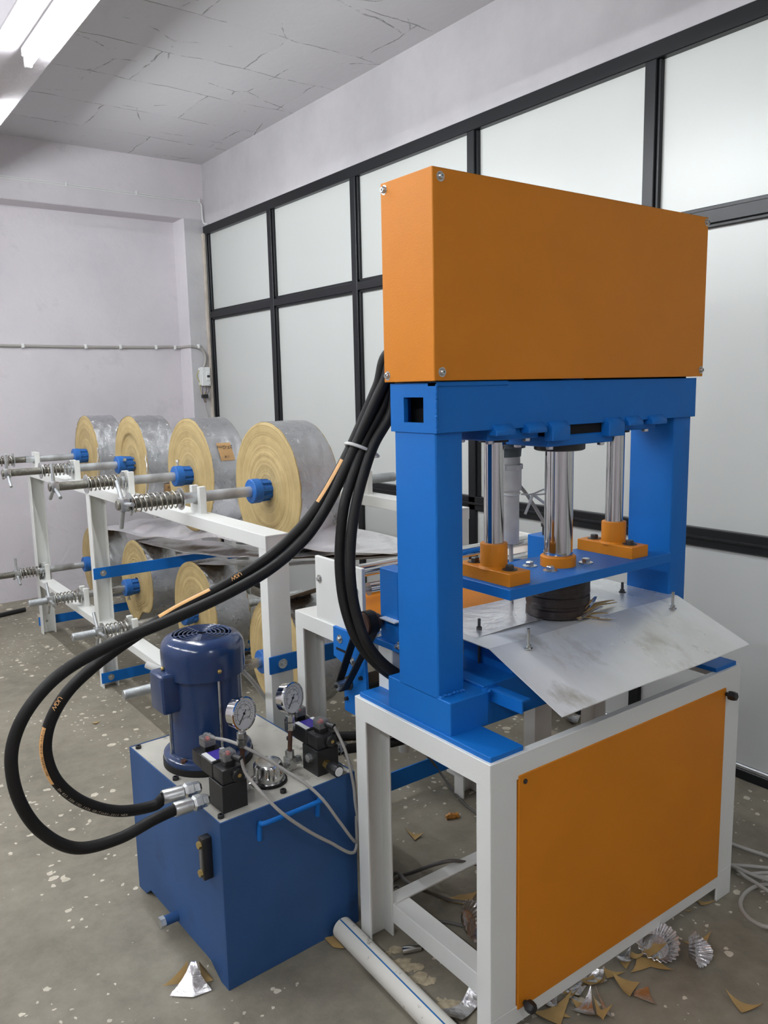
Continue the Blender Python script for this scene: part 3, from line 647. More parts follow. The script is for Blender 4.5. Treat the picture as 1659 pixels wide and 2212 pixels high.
# ------------------------------------------------------------------ shafts with cone hubs, spring and tee nut
def spring_pts(x0, x1, y, z, r, turns):
    n = int(turns*14); out = []
    for i in range(n+1):
        a = 2*PI*turns*i/n; out.append((x0+(x1-x0)*i/n, y+r*math.cos(a), z+r*math.sin(a)))
    return out
hubflute = lambda i, n, h, r: r if h < .040 else r*(1.0 if (i % 8) < 5 else .84)
def shaft(y, z, xleft, xnut, xspr0, xspr1, rod, hubx, label, grp, ang=0.3, hubbolt=None, xright=2.13, lowhub=False):
    T = thing('roll_shaft', label, 'shaft', (1.2, y, z), 0, grp)
    part(T, 'rod', MB().cyl((1.150, y, z), (xright, y, z), .0205, 24), rod)
    part(T, 'threaded_end', MB().lathe((xleft, y, z), (1, 0, 0), [(0, .0165)]+[(.002+.0035*i+o, rr) for i in range(int((1.15-xleft)/.0035)) for o, rr in ((0, .0175), (.00175, .0190))], 20), 'threaded' if rod != 'zinc' else 'galvanised')
    nut = part(T, 'tee_nut', MB().box(xnut-.017, xnut+.017, y-.024, y+.024, z-.024, z+.024), 'zinc', bevel=0.006, seg=2)
    for k in range(3):
        a = ang+2*PI*k/3
        d = Vector((0, math.cos(a), math.sin(a)))
        c = Vector((xnut, y, z))
        part(T, 'handle_bar', MB().cyl(c+d*.02, c+d*.098, .0075, 12), 'galvanised', sub=nut)
    part(T, 'spring', MB().tube(spring_pts(xspr0, xspr1, y, z, .0305, max(5, (xspr1-xspr0)/.019)), .0030, 7), 'spring_steel')
    for xx in (xspr0-.004, xspr1+.002): part(T, 'washer', MB().cyl((xx-.002, y, z), (xx+.002, y, z), .042, 28), 'zinc')
    def hub(hx, s):
        h = part(T, 'cone_hub', MB().lathe((hx, y, z), (s, 0, 0), [(0, .045), (.003, .048), (.036, .048), (.040, .045), (.075, .043), (.115, .036)], 64, mod=hubflute), 'hub_blue', smooth=30)
        if hubbolt is not None:
            d = Vector((0, math.cos(hubbolt), math.sin(hubbolt)))
            part(T, 'set_screw', MB().cyl(Vector((hx+s*.026, y, z))+d*.046, Vector((hx+s*.026, y, z))+d*.072, .006, 10).cyl(Vector((hx+s*.026, y, z))+d*.066, Vector((hx+s*.026, y, z))+d*.075, .0095, 6), 'zinc', sub=h)
    hub(hubx, 1); hub(1.680+.105, -1)
    return T
GT, GB = 'shafts on the top tier of the roll stand', 'shafts on the lower tier of the roll stand'
RY0 = 1.505     # left face of the rolls
shaft(SHY[0], ZT, .905, .930, .955, 1.140, 'galvanised', RY0-.078, 'steel shaft with spring carrying the top roll nearest the blue press', GT, ang=-1.15)
shaft(SHY[1], ZT, .870, .892, 1.030, 1.185, 'galvanised', RY0-.078, 'steel shaft with spring carrying the top roll with the paper tag', GT, ang=1.45, hubbolt=1.4)
shaft(SHY[2], ZT, .850, .874, 1.040, 1.180, 'galvanised', RY0-.075, 'steel shaft carrying the top roll with a recessed ring face', GT, ang=1.75, hubbolt=2.7)
shaft(SHY[3], ZT, .870, .900, .925, 1.080, 'galvanised', RY0-.072, 'steel shaft carrying the top roll nearest the pink wall', GT, ang=1.6)
shaft(BSY[0], ZB, .880, 1.02, 1.045, 1.185, 'zinc', RY0-.070, 'threaded steel shaft under the top roll nearest the blue press', GB, ang=0.7)
shaft(BSY[1], ZB, .935, 1.052, 1.075, 1.185, 'zinc', RY0-.045, 'steel shaft in the lower roll behind the blue motor', GB, ang=1.0, hubbolt=-1.57)
shaft(BSY[2], ZB, .925, 1.030, 1.052, 1.182, 'zinc', RY0-.075, 'steel shaft of the lower roll that has a torn bottom edge', GB, ang=1.1, hubbolt=-1.4)
shaft(BSY[3], ZB, .800, 1.040, 1.062, 1.182, 'galvanised', RY0-.065, 'steel shaft of the lower roll nearest the pink wall', GB, ang=1.6)

# ------------------------------------------------------------------ paper rolls
def paper_roll(y, z, r, x0, x1, label, grp, seed, inner=None, bite=False, white_edge=False):
    rd = random.Random(seed)
    T = thing('foil_paper_roll', label, 'paper roll', ((x0+x1)/2, y, z), 0, grp)
    n = 96; rc = .040
    wob = [rd.uniform(0, 2*PI) for _ in range(6)]
    def rad(a, rr):
        k = rr/r
        q = rr*(1+.004*k*math.sin(3*a+wob[0])+.003*k*math.sin(5*a+wob[1])+.002*k*math.sin(11*a+wob[2]))
        if bite and rr > r*.45:
            q *= 1-.34*k*math.exp(-((a-BITE)/.55)**2)
        return q
    BITE = 1.15+PI
    # radial rings of the wound paper, each standing a little proud or back
    rings = 30; prof = []
    for i in range(rings+1):
        rr = rc+(r-rc)*i/rings
        dx = rd.uniform(-.0016, .0016)+.0022*math.sin(i*.35+seed)
        if inner and rr < inner: dx += .012*(1-rr/inner)+.006
        prof.append((dx, rr))
    m = MB(); v = []; f = []
    s = n
    def ringpts(xx, rr, jag): return [((xx+jag*rd.uniform(-1, 1)), y+rad(2*PI*i/n, rr)*math.cos(2*PI*i/n), z+rad(2*PI*i/n, rr)*math.sin(2*PI*i/n)) for i in range(n)]
    rows = [ringpts(x1-.03, rc, 0), ringpts(x0+.03, rc, 0)]
    for dx, rr in prof: rows.append(ringpts(x0+dx, rr, .0007))
    rows.append(ringpts(x1, r, .0007))
    for dx, rr in prof[::-1]: rows.append(ringpts(x1-dx, rr, .0007))
    for row in rows: v += row
    for j in range(len(rows)-1):
        for i in range(n): f.append((j*n+i, j*n+(i+1) % n, (j+1)*n+(i+1) % n, (j+1)*n+i))
    j = len(rows)-1
    for i in range(n): f.append((j*n+i, j*n+(i+1) % n, (i+1) % n, i))
    m.add(v, f)
    part(T, 'paper_winding', m, 'kraft_rings', smooth=40, label='kraft paper windings')
    fo = MB(); rows = 14; v = []; f = []
    for q_ in range(rows+1):
        xx = x0+.002+(x1-x0-.004)*q_/rows
        for i in range(n):
            a = 2*PI*i/n; q2 = rad(a, r)+.0012+.0009*math.sin(7*a+q_*.8+seed)*math.sin(q_*.7)
            edge = rd.uniform(-.0025, .0025) if q_ in (0, rows) else 0
            v.append((xx+edge, y+q2*math.cos(a), z+q2*math.sin(a)))
    for j in range(rows):
        for i in range(n): f.append((j*n+i, j*n+(i+1) % n, (j+1)*n+(i+1) % n, (j+1)*n+i))
    fo.add(v, f)
    part(T, 'foil_wrap', fo, 'foil', smooth=60, label='silver foil outside')
    part(T, 'core', MB().lathe((x0+.004, y, z), (1, 0, 0), [(0, rc+.004), (0, rc-.002), (x1-x0-.008, rc-.002), (x1-x0-.008, rc+.004)], 40, caps=False), 'kraft_plain')
    if white_edge:
        pts = [(x0-.004+rd.uniform(-.003, .003), y+(rad(a, r)-.004+rd.uniform(-.004, .003))*math.cos(a), z+(rad(a, r)-.004)*math.sin(a)) for a in [(-.25+1.15*i/26)+PI for i in range(27)]]
        part(T, 'torn_edge', MB().tube([(p[0], p[1], p[2]) for p in pts], [.0035*rd.uniform(.6, 1.4) for _ in pts], 6), 'foil_bright')
    return T
TR, BR = 'foil paper rolls on the top tier', 'foil paper rolls on the lower tier'
X1R = 1.677
paper_roll(SHY[0]+.01, ZT, .266, RY0, X1R, 'large silver foil paper roll on top tier nearest the blue press', TR, 1)
T2 = paper_roll(SHY[1], ZT, .266, RY0, X1R, 'silver foil paper roll with a handwritten brown tag on it', TR, 2)
paper_roll(SHY[2], ZT, .263, RY0+.005, X1R+.005, 'silver foil paper roll with sunken inner rings and a white rim', TR, 3, inner=.16, white_edge=True)
paper_roll(SHY[3], ZT, .250, RY0+.012, X1R+.005, 'silver foil paper roll on top tier nearest the pink wall', TR, 4, white_edge=True)
paper_roll(BSY[0], ZB+.012, .232, RY0+.005, X1R+.01, 'lower foil paper roll behind the front leg of the white stand', BR, 5)
paper_roll(BSY[1], ZB+.008, .252, RY0+.02, X1R+.02, 'lower foil paper roll above the blue motor', BR, 6)
paper_roll(BSY[2], ZB+.010, .250, RY0, X1R, 'lower foil paper roll with a torn away bottom edge', BR, 7, bite=True)
paper_roll(BSY[3], ZB, .235, RY0, X1R, 'lower foil paper roll nearest the pink wall', BR, 8)
# brown tags with handwriting
def tag_on_roll(y, z, r, xa, xb, a0, a1, words, label):
    base = Vector(((xa+xb)/2, y+r*math.cos(a0), z+r*math.sin(a0)))
    T = thing('paper_tag', label, 'tag', base)
    m = MB().sheet(lambda i, j: (xa+(xb-xa)*i+.004*j, y+(r+.003)*math.cos(a0+(a1-a0)*j), z+(r+.003)*math.sin(a0+(a1-a0)*j)), 4, 8, Vector((0, 0, -.0006)))
    part(T, 'card', m, 'card', smooth=60)
    for wd, f_, size, flip in words:
        a = a0+(a1-a0)*f_; me = text_mesh(wd, size, 'handwriting', .25); setmat(me, 'ink')
        o = link('handwriting', me, T); rad = r+.0048
        o.location = Vector(((xa+xb)/2+.003, y+rad*math.cos(a), z+rad*math.sin(a)))-base
        nrm = Vector((0, math.cos(a), math.sin(a))); xdir = Vector((-1 if flip else 1, 0, 0)); ydir = nrm.cross(xdir)
        o.rotation_mode = 'QUATERNION'; o.rotation_quaternion = Matrix((xdir, ydir, nrm)).transposed().to_quaternion()
tag_on_roll(SHY[1], ZT, .268, 1.545, 1.612, PI-.62, PI-.30, [('27-Gms', .26, .024, True), ('118', .80, .016, True)], 'brown card tag marked 27-Gms stuck on a foil roll')
tag_on_roll(SHY[2], ZT, .266, 1.600, 1.66, PI+.38, PI+.60, [('611', .35, .022, False)], 'brown card tag marked 611 low on a foil roll')

# ------------------------------------------------------------------ foil webs running from the rolls to the feed rollers
YN, ZN = 1.975, .968
def web(y0, z0, k, xa, xb, sag, amp, label, seed, y1=YN, z1=None, tilt=0.0):
    rd = random.Random(seed); ph = [rd.uniform(0, 6) for _ in range(4)]
    z1 = ZN+.0035*k if z1 is None else z1
    def fn(i, j):
        yy = y0+(y1-y0)*i; zz = z0+(z1-z0)*i-sag*4*i*(1-i)
        e = 4*i*(1-i)
        zz += tilt*(j-.5)*min(1, e*1.3)
        zz += amp*e*(math.sin(9*i+6*j+ph[0])*.5+.8*abs(math.sin(14*i-5*j+ph[1]))*math.exp(-((j-.35)/.35)**2)+.3*math.sin(31*i+9*j+ph[2]))
        return (xa+(xb-xa)*j+.004*math.sin(5*i+ph[3])*e, yy, zz)
    T = thing('foil_web', label, 'foil web', (1.59, (y0+y1)/2, (z0+z1)/2), 0, 'foil webs feeding the press')
    part(T, 'foil_side', MB().sheet(fn, 70, 14, .0004), 'foil_bright', smooth=60)
    def fb(i, j):
        p = fn(i, j); return (p[0], p[1], p[2]-.0009)
    part(T, 'kraft_side', MB().sheet(fb, 70, 14, .0004), 'kraft_dark', smooth=60)
xw0, xw1 = RY0+.006, X1R-.004
tz = lambda R, zc: zc+R+.002
web(BSY[0]-.02, tz(.232, ZB+.012), 0, xw0, xw1, .004, .003, 'foil web rising from the lower roll nearest the feed rollers', 1)
web(BSY[1]-.05, tz(.250, ZB+.008), 1, xw0+.01, xw1+.01, .020, .006, 'foil web rising from the lower roll above the motor', 2)
web(BSY[2]-.04, tz(.250, ZB+.010), 2, xw0, xw1, .030, .010, 'foil web rising from the lower roll with the torn edge', 3, tilt=.035)
web(BSY[3]-.04, tz(.235, ZB), 3, xw0-.012, xw1, -.030, .030, 'crumpled bright foil web from the lower roll nearest the pink wall', 4, tilt=.085)
web(SHY[0]-.06, ZT-.262, 4, xw0, xw1, .004, .004, 'foil web leaving the underside of the large top roll', 5)

# ================================================================== FEED STAND with rollers
FS = thing('feed_stand', 'white feed roller stand with belt drive between the press and the roll stand', 'feeder', (1.55, 1.9, 0))
FX0, FX1, FY0, FY1, FZ = 1.200, 1.925, 1.705, 2.103, .826
part(FS, 'leg', MB().prism([(FX0, FY1-.045, 0), (FX0, FY1, 0), (FX0+.075, FY1, 0), (FX0+.075, FY1-.045, 0), (FX0+.069, FY1-.045, 0), (FX0+.069, FY1-.006, 0), (FX0+.006, FY1-.006, 0), (FX0+.006, FY1-.045, 0)], (0, 0, 0), (0, 0, FZ-.002)), 'white_paint', bevel=0.001)
part(FS, 'leg', chan_leg(FX1, FY1, -1, -1, FZ-.002), 'white_paint', bevel=0.001)
part(FS, 'leg', chan_leg(FX1, FY0, -1, 1, FZ-.002), 'white_paint', bevel=0.001)
part(FS, 'top_rail', angle_rail_y(FY0, FY1, FX0-.0008, 1, FZ-.048, FZ, .06), 'white_paint', bevel=0.0012)
part(FS, 'top_rail', angle_rail_y(FY0, FY1, FX1+.0008, -1, FZ-.048, FZ, .06), 'white_paint', bevel=0.0012)
part(FS, 'top_rail', angle_rail_x(FX0, FX1, FY1+.0008, -1, FZ-.048, FZ-.0005, .05), 'white_paint', bevel=0.0012)
part(FS, 'top_rail', angle_rail_x(FX0, FX1, FY0-.0008, 1, FZ-.048, FZ-.0005, .05), 'white_paint', bevel=0.0012)
pb = hexbolt(.0075, .006, .0125, .002, 'zinc', dome=.004)
RL = [(1.958, .950), (1.772, .948)]
for xs, side in ((FX0+.004, -1), (FX1-.016, 1)):
    sp_ = part(FS, 'side_plate', MB().box(xs, xs+.012, 1.742, 1.982, FZ-.003, 1.016), 'white_paint', bevel=0.0015)
    for yy, zz in RL: inst('bolt', pb, sp_, (xs if side < 0 else xs+.012, yy, zz), (side, 0, 0), .4, T=FS)
for yy, zz in RL:
    ro = part(FS, 'roller', MB().cyl((FX0+.045, yy, zz), (FX1-.04, yy, zz), .0185, 28), 'chrome')
    part(FS, 'journal', MB().cyl((FX0+.012, yy, zz), (FX1-.01, yy, zz), .008, 14), 'zinc', sub=ro)
part(FS, 'nip_roller', MB().cyl((FX0+.03, 1.80, .996), (FX1-.03, 1.80, .996), .0185, 28), 'chrome')
part(FS, 'guide_tray', MB().sheet(lambda i, j: (1.262+.60*j, 2.03-.33*i, .868-.030*i*i), 8, 2, .0025), 'orange_paint')
q_ = at(873, 1622, 'Y', 1.85)
part(FS, 'outlet_pipe', MB().lathe((q_.x, 1.85, q_.z), (0, 0, 1), [(0, .014), (0, .0165), (.30, .0165)], 20, caps=False), 'pvc_dusty')
# motor bracket, motor and toothed belt
xp = 1.182
m = MB().prism([(xp, 1.860, .835), (xp, 1.712, .835), (xp, 1.700, .655), (xp, 1.700, .600), (xp, 1.812, .600), (xp, 1.812, .735), (xp, 1.862, .748)], (0, 0, 0), (.010, 0, 0))
br = part(FS, 'motor_bracket', m, 'blue_paint', bevel=0.001)
inst('bolt', pb, br, (xp, 1.825, .805), (-1, 0, 0), T=FS); inst('bolt', pb, br, (xp, 1.765, .755), (-1, 0, 0), T=FS)
part(FS, 'slot', MB().box(xp-.001, xp+.004, 1.795, 1.845, .770, .777), 'dark_hole', sub=br)
for yy, zz in ((1.722, .720), (1.795, .640), (1.722, .640)): inst('bolt', (lambda me: me)(hexbolt(.006, .010, 0, 0, 'black_metal')), br, (xp, yy, zz), (-1, 0, 0), T=FS)
part(FS, 'drive_motor', MB().box(xp+.010, xp+.12, 1.715, 1.795, .615, .700), 'black_metal', bevel=0.004)
U1, U2 = Vector((1.160, 1.656, .893)), Vector((1.160, 1.785, .688))
pu = part(FS, 'pulley', MB().cyl(U1-Vector((.018, 0, 0)), U1+Vector((.020, 0, 0)), .030, 30), 'rust_pipe')
part(FS, 'drive_shaft', MB().cyl(U1+Vector((.012, 0, 0)), U1+Vector((.11, 0, 0)), .012, 16), 'black_metal', sub=pu)
part(FS, 'clamp_collar', MB().cyl(U1+Vector((.020, 0, 0)), U1+Vector((.034, 0, 0)), .021, 20), 'steel_dark', sub=pu)
p2 = part(FS, 'pulley', MB().lathe(U2-Vector((.020, 0, 0)), (1, 0, 0), [(0, .013), (.040, .013)], 36, mod=lambda i, n, h, r: r*(1 if i % 3 else .88)), 'zinc')
part(FS, 'pulley_flange', MB().cyl(U2+Vector((.018, 0, 0)), U2+Vector((.024, 0, 0)), .020, 24), 'steel_dark', sub=p2)
part(FS, 'pulley_bore', MB().cyl(U2-Vector((.024, 0, 0)), U2-Vector((.019, 0, 0)), .005, 12), 'dark_hole', sub=p2)
def belt(c1, r1, c2, r2, wdt, t_):
    d = (c2-c1); L = d.length; d.normalize(); nrm = Vector((0, -d.z, d.y)); out = []
    th_ = math.asin((r1-r2)/L); pts = []
    a1 = math.atan2(d.z, d.y)
    for c, r_, s0, s1 in ((c1, r1, a1+PI/2-th_+0.0, a1+3*PI/2+th_), (c2, r2, a1-PI/2+th_, a1+PI/2-th_)):
        for i in range(17):
            a = s0+(s1-s0)*i/16; pts.append((c, r_, a))
    m = MB(); v = []; K = len(pts)
    for c, r_, a in pts:
        for x_, q in ((-wdt/2, 0), (wdt/2, 0), (wdt/2, t_), (-wdt/2, t_)):
            v.append((c.x+x_, c.y+(r_+q)*math.cos(a), c.z+(r_+q)*math.sin(a)))
    f = [(4*i+k, 4*i+(k+1) % 4, 4*((i+1) % K)+(k+1) % 4, 4*((i+1) % K)+k) for i in range(K) for k in range(4)]
    return m.add(v, f)
part(FS, 'drive_belt', belt(U1, .030, U2, .0135, .024, .004), 'rubber', smooth=40)

# ================================================================== HYDRAULIC POWER PACK (local frame, origin at the near corner)
ROT = math.radians(2.5)
H = thing('hydraulic_power_pack', 'blue hydraulic power pack tank with upright motor, valves and gauges', 'power pack', (.745, 1.715, 0), ROT)
def L(x, y, z=0.0): return Vector((.745+x*math.cos(ROT)-y*math.sin(ROT), 1.715+x*math.sin(ROT)+y*math.cos(ROT), z))
def hp_(name, mb, m_, sub=None, **k): return part(H, name, mb, m_, sub=sub, local=True, **k)
TW, TD, TH = .412, .570, .452
# tank shell: sides reach the floor at the corners only
def side(poly, d): return MB().prism(poly, (0, 0, 0), d)
tk = hp_('tank', MB().box(.002, TW-.002, .002, TD-.002, .030, TH-.004), 'tank_blue', bevel=.001)
hp_('tank_side', side([(0, 0, 0), (0, .040, 0), (0, .095, .030), (0, .480, .032), (0, .515, .004), (0, TD, 0), (0, TD, TH+.003), (0, 0, TH+.003)], (.004, 0, 0)), 'tank_blue', bevel=.0008)
hp_('tank_front', MB().box(0, TW, -.001, .004, 0, TH+.0028), 'tank_blue', bevel=.0008)
hp_('tank_side', MB().box(TW-.004, TW, 0, TD, 0, TH+.0026), 'tank_blue', bevel=.0008)
hp_('tank_back', MB().box(0, TW, TD-.004, TD, 0.0, TH+.003), 'tank_blue', bevel=.0008)
lid = hp_('tank_lid', MB().box(.0035, TW-.0035, .0035, TD-.0035, TH-.006, TH+.001), 'lid_grey', bevel=.0008, label='oil stained grey lid')
capb = MB().lathe((0, 0, 0), (0, 0, 1), [(0, .0085), (.008, .0085), (.009, .0075), (.009, .0045), (.005, .0045)], 14).mesh('bolt', smooth=30); setmat(capb, 'black_metal')
for x, y in ((.018, .027), (.018, .287), (.018, .544), (.202, .032), (.388, .040), (.388, .296), (.388, .544), (.202, .544)): inst('bolt', capb, lid, (x, y, TH+.001), (0, 0, 1), T=H, local=True)
# carrying handle, level gauge, drain
hn = hp_('handle', MB().tube(spline([(.106, -.002, .372), (.106, -.010, .418), (.110, -.030, .428), (.20, -.032, .428), (.280, -.030, .428), (.284, -.010, .418), (.284, -.002, .372)], 8), .0065, 10), 'blue_paint')
hp_('handle', MB().tube(spline([(.10, TD+.002, .372), (.10, TD+.010, .418), (.104, TD+.030, .428), (.20, TD+.032, .428), (.276, TD+.030, .428), (.280, TD+.010, .418), (.280, TD+.002, .372)], 8), .0065, 10), 'blue_paint')
lg_ = hp_('level_gauge', MB().box(-.026, .001, .048, .074, .288, .400), 'black_metal', bevel=.004, seg=2)
hp_('gauge_glass', MB().box(-.0275, -.020, .054, .068, .312, .372), 'clear_plastic', sub=lg_, bevel=.002)
for z in (.306, .382): hp_('gauge_nut', MB().lathe((-.026, .061, z), (-1, 0, 0), [(0, .0095), (.007, .0095)], 6), 'brass', sub=lg_)
dr = hp_('drain', MB().cyl((.001, .295, .050), (-.040, .295, .050), .0140, 18), 'tank_blue')
hp_('drain_plug', MB().lathe((-.038, .295, .050), (-1, 0, 0), [(0, .0165), (.014, .0165)], 6), 'zinc', sub=dr)
# motor
MX, MY = .150, .352; z0 = TH+.001
fins = lambda i, n, h, r: r*(1.0 if (i % 4) < 2 or h < .02 or h > .21 else .955)
mo = hp_('motor', MB().lathe((MX, MY, z0+.030), (0, 0, 1), [(0, .106), (.012, .1035), (.245, .1035)], 72), 'motor_blue', label='dark blue electric motor')
hp_('mounting_ring', MB().lathe((MX, MY, z0), (0, 0, 1), [(0, .127), (.018, .127), (.019, .118)], 56), 'rubber', sub=mo)
fg = hp_('motor_flange', MB().lathe((MX, MY, z0+.017), (0, 0, 1), [(0, .124), (.016, .124), (.021, .119), (.024, .108)], 56), 'motor_blue', sub=mo)
for k in range(4):
    a = k*PI/2+.5
    hp_('flange_bolt', MB().lathe((MX+.115*math.cos(a), MY+.115*math.sin(a), z0+.034), (0, 0, 1), [(0, .009), (.009, .009)], 6), 'rust_pipe', sub=mo)
ztop = .826
hp_('fan_cover', MB().lathe((MX, MY, 0), (0, 0, 1), [(.716, .113), (.717, .1155), (.785, .1165), (.803, .113), (.817, .103), (ztop-.002, .088), (ztop, .083), (ztop-.003, .081)], 64, caps=False), 'motor_blue', sub=mo)
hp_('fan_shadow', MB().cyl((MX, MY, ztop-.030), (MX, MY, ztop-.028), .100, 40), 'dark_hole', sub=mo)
g = MB()
for rr in (.015, .028, .040, .052, .064, .076):
    g.tube([(MX+rr*math.cos(2*PI*i/40), MY+rr*math.sin(2*PI*i/40), ztop-.002) for i in range(40)], .0022, 6, True)
for k in range(5):
    a = 2*PI*k/5+.4; g.bar((MX+.013*math.cos(a), MY+.013*math.sin(a), ztop-.002), (MX+.083*math.cos(a), MY+.083*math.sin(a), ztop-.002), .005, .003)
hp_('fan_grille', g, 'motor_blue', sub=mo)
fb_ = MB()
for k in range(6):
    a = 2*PI*k/6; fb_.obox((MX+.045*math.cos(a), MY+.045*math.sin(a), ztop-.018), (math.cos(a), math.sin(a), 0), (-math.sin(a), math.cos(a), .7), (0, -.7, 1), .03, .012, .001)
hp_('fan', fb_.cyl((MX, MY, ztop-.028), (MX, MY, ztop-.008), .012, 16), 'black_metal', sub=mo)
for k in range(4):
    a = -1.66+k*PI/2
    px, py = MX+.108*math.cos(a), MY+.108*math.sin(a)
    hp_('tie_rod', MB().cyl((px, py, z0+.03), (px, py, .735), .0032, 8), 'zinc', sub=mo)
    q_ = Vector((MX+.1165*math.cos(a), MY+.1165*math.sin(a), .745)); d_ = Vector((math.cos(a), math.sin(a), 0))
    hp_('cover_screw', MB().lathe(q_, d_, [(0, .006), (.003, .006), (.006, .003)], 10), 'brass', sub=mo)
tb = hp_('terminal_box', MB().box(.006, .066, MY-.040, MY+.045, .628, .740), 'motor_blue', sub=mo, bevel=.012, seg=3)
hp_('cable_gland', MB().cyl((.055, MY+.047, .72), (.02, MY+.09, .74), .011, 12), 'pvc_dusty', sub=mo)
# filler / breather cap
fc = hp_('filler_cap', MB().lathe((.206, .112, z0), (0, 0, 1), [(0, .046), (.008, .046), (.0085, .0405), (.012, .0405), (.022, .0405), (.026, .0405), (.046, .0400), (.050, .0392), (.056, .035), (.0575, .028), (.0575, .0)], 72, mod=lambda i, n, h, r: r*(.90 if (.024 < h < .050 and i % 6 in (0, 1)) else 1)), 'satin_chrome', label='chrome filler cap')
hp_('cap_gasket', MB().lathe((.206, .112, z0-.001), (0, 0, 1), [(0, .050), (.007, .050), (.008, .047)], 40), 'rubber', sub=fc)
# solenoid valves: manifold, valve body, two plugs
def valve(x0, y0, name_knob=None):
    x1 = x0+.070; zm = z0+.073
    mf = hp_('manifold', MB().box(x0, x1, y0, y0+.074, z0-.001, zm), 'black_metal', bevel=.0015)
    vb = hp_('valve_body', MB().box(x0+.002, x1-.002, y0+.054, y0+.118, zm-.001, zm+.044), 'black_metal', bevel=.003)
    hp_('solenoid', MB().box(x0+.003, x1-.003, y0+.001, y0+.055, zm+.001, zm+.040), 'black_metal', sub=vb, bevel=.005, seg=2)
    hp_('solenoid', MB().box(x0+.003, x1-.003, y0+.117, y0+.172, zm+.001, zm+.040), 'black_metal', sub=vb, bevel=.005, seg=2)
    for yy, s in ((y0+.001, -1), (y0+.172, 1)):
        kn = hp_('solenoid_nut', MB().lathe(((x0+x1)/2+.010, yy, zm+.019), (0, s, 0), [(-.002, .019), (.007, .019), (.010, .016)], 8), 'black_metal', sub=vb)
        hp_('manual_pin', MB().lathe(((x0+x1)/2+.010, yy+s*.008, zm+.019), (0, s, 0), [(0, .005), (.003, .005)], 12), 'brass', sub=vb)
    hp_('name_plate', MB().box(x0+.005, x1-.005, y0+.060, y0+.113, zm+.043, zm+.0448), 'label_purple', sub=vb)
    hp_('name_plate_strip', MB().box(x0+.004, x0+.017, y0+.058, y0+.115, zm+.0435, zm+.0455), 'plastic_white', sub=vb)
    hp_('name_plate_strip', MB().box(x1-.016, x1-.004, y0+.058, y0+.115, zm+.0435, zm+.0455), 'plastic_white', sub=vb)
    out = []
    for yy, s in ((y0+.030, -1), (y0+.142, 1)):
        pl = hp_('plug', MB().box(x0+.020, x1-.020, yy-.014, yy+.014, zm+.038, zm+.066), 'black_metal', sub=vb, bevel=.002)
        hp_('plug_hood', MB().box(x0+.018, x1-.018, yy-.016, yy+.016, zm+.050, zm+.077), 'clear_plastic', sub=vb, bevel=.003)
        hp_('indicator', MB().lathe(((x0+x1)/2, yy, zm+.065), (0, 0, 1), [(0, .006), (.004, .005)], 10), 'red_led', sub=vb)
        hp_('plug_gland', MB().cyl(((x0+x1)/2+.008, yy+s*.012, zm+.062), ((x0+x1)/2+.016, yy+s*.040, zm+.060), .0085, 12), 'black_metal' if s < 0 else 'clear_plastic', sub=vb)
        out.append(L((x0+x1)/2+.016, yy+s*.040, zm+.060))
    return mf, out
mf1, pl1 = valve(.030, .036)
mf2, pl2 = valve(.318, .040)
ad = hp_('relief_adjuster', MB().cyl((.345, .042, z0+.030), (.345, .020, z0+.030), .0125, 6), 'brass')
hp_('adjuster_knob', MB().lathe((.345, .022, z0+.030), (0, -1, 0), [(0, .013), (.006, .016), (.040, .0165), (.043, .015)], 24, mod=lambda i, n, h, r: r*(1 if i % 3 else .95)), 'black_metal', sub=ad)
hp_('adjuster_badge', MB().cyl((.345, -.021, z0+.030), (.345, -.0222, z0+.030), .0125, 24), 'plastic_white', sub=ad)
hp_('manifold_port', MB().lathe((.318, .075, z0+.045), (-1, 0, 0), [(0, .012), (.010, .012)], 6), 'zinc', sub=mf2)
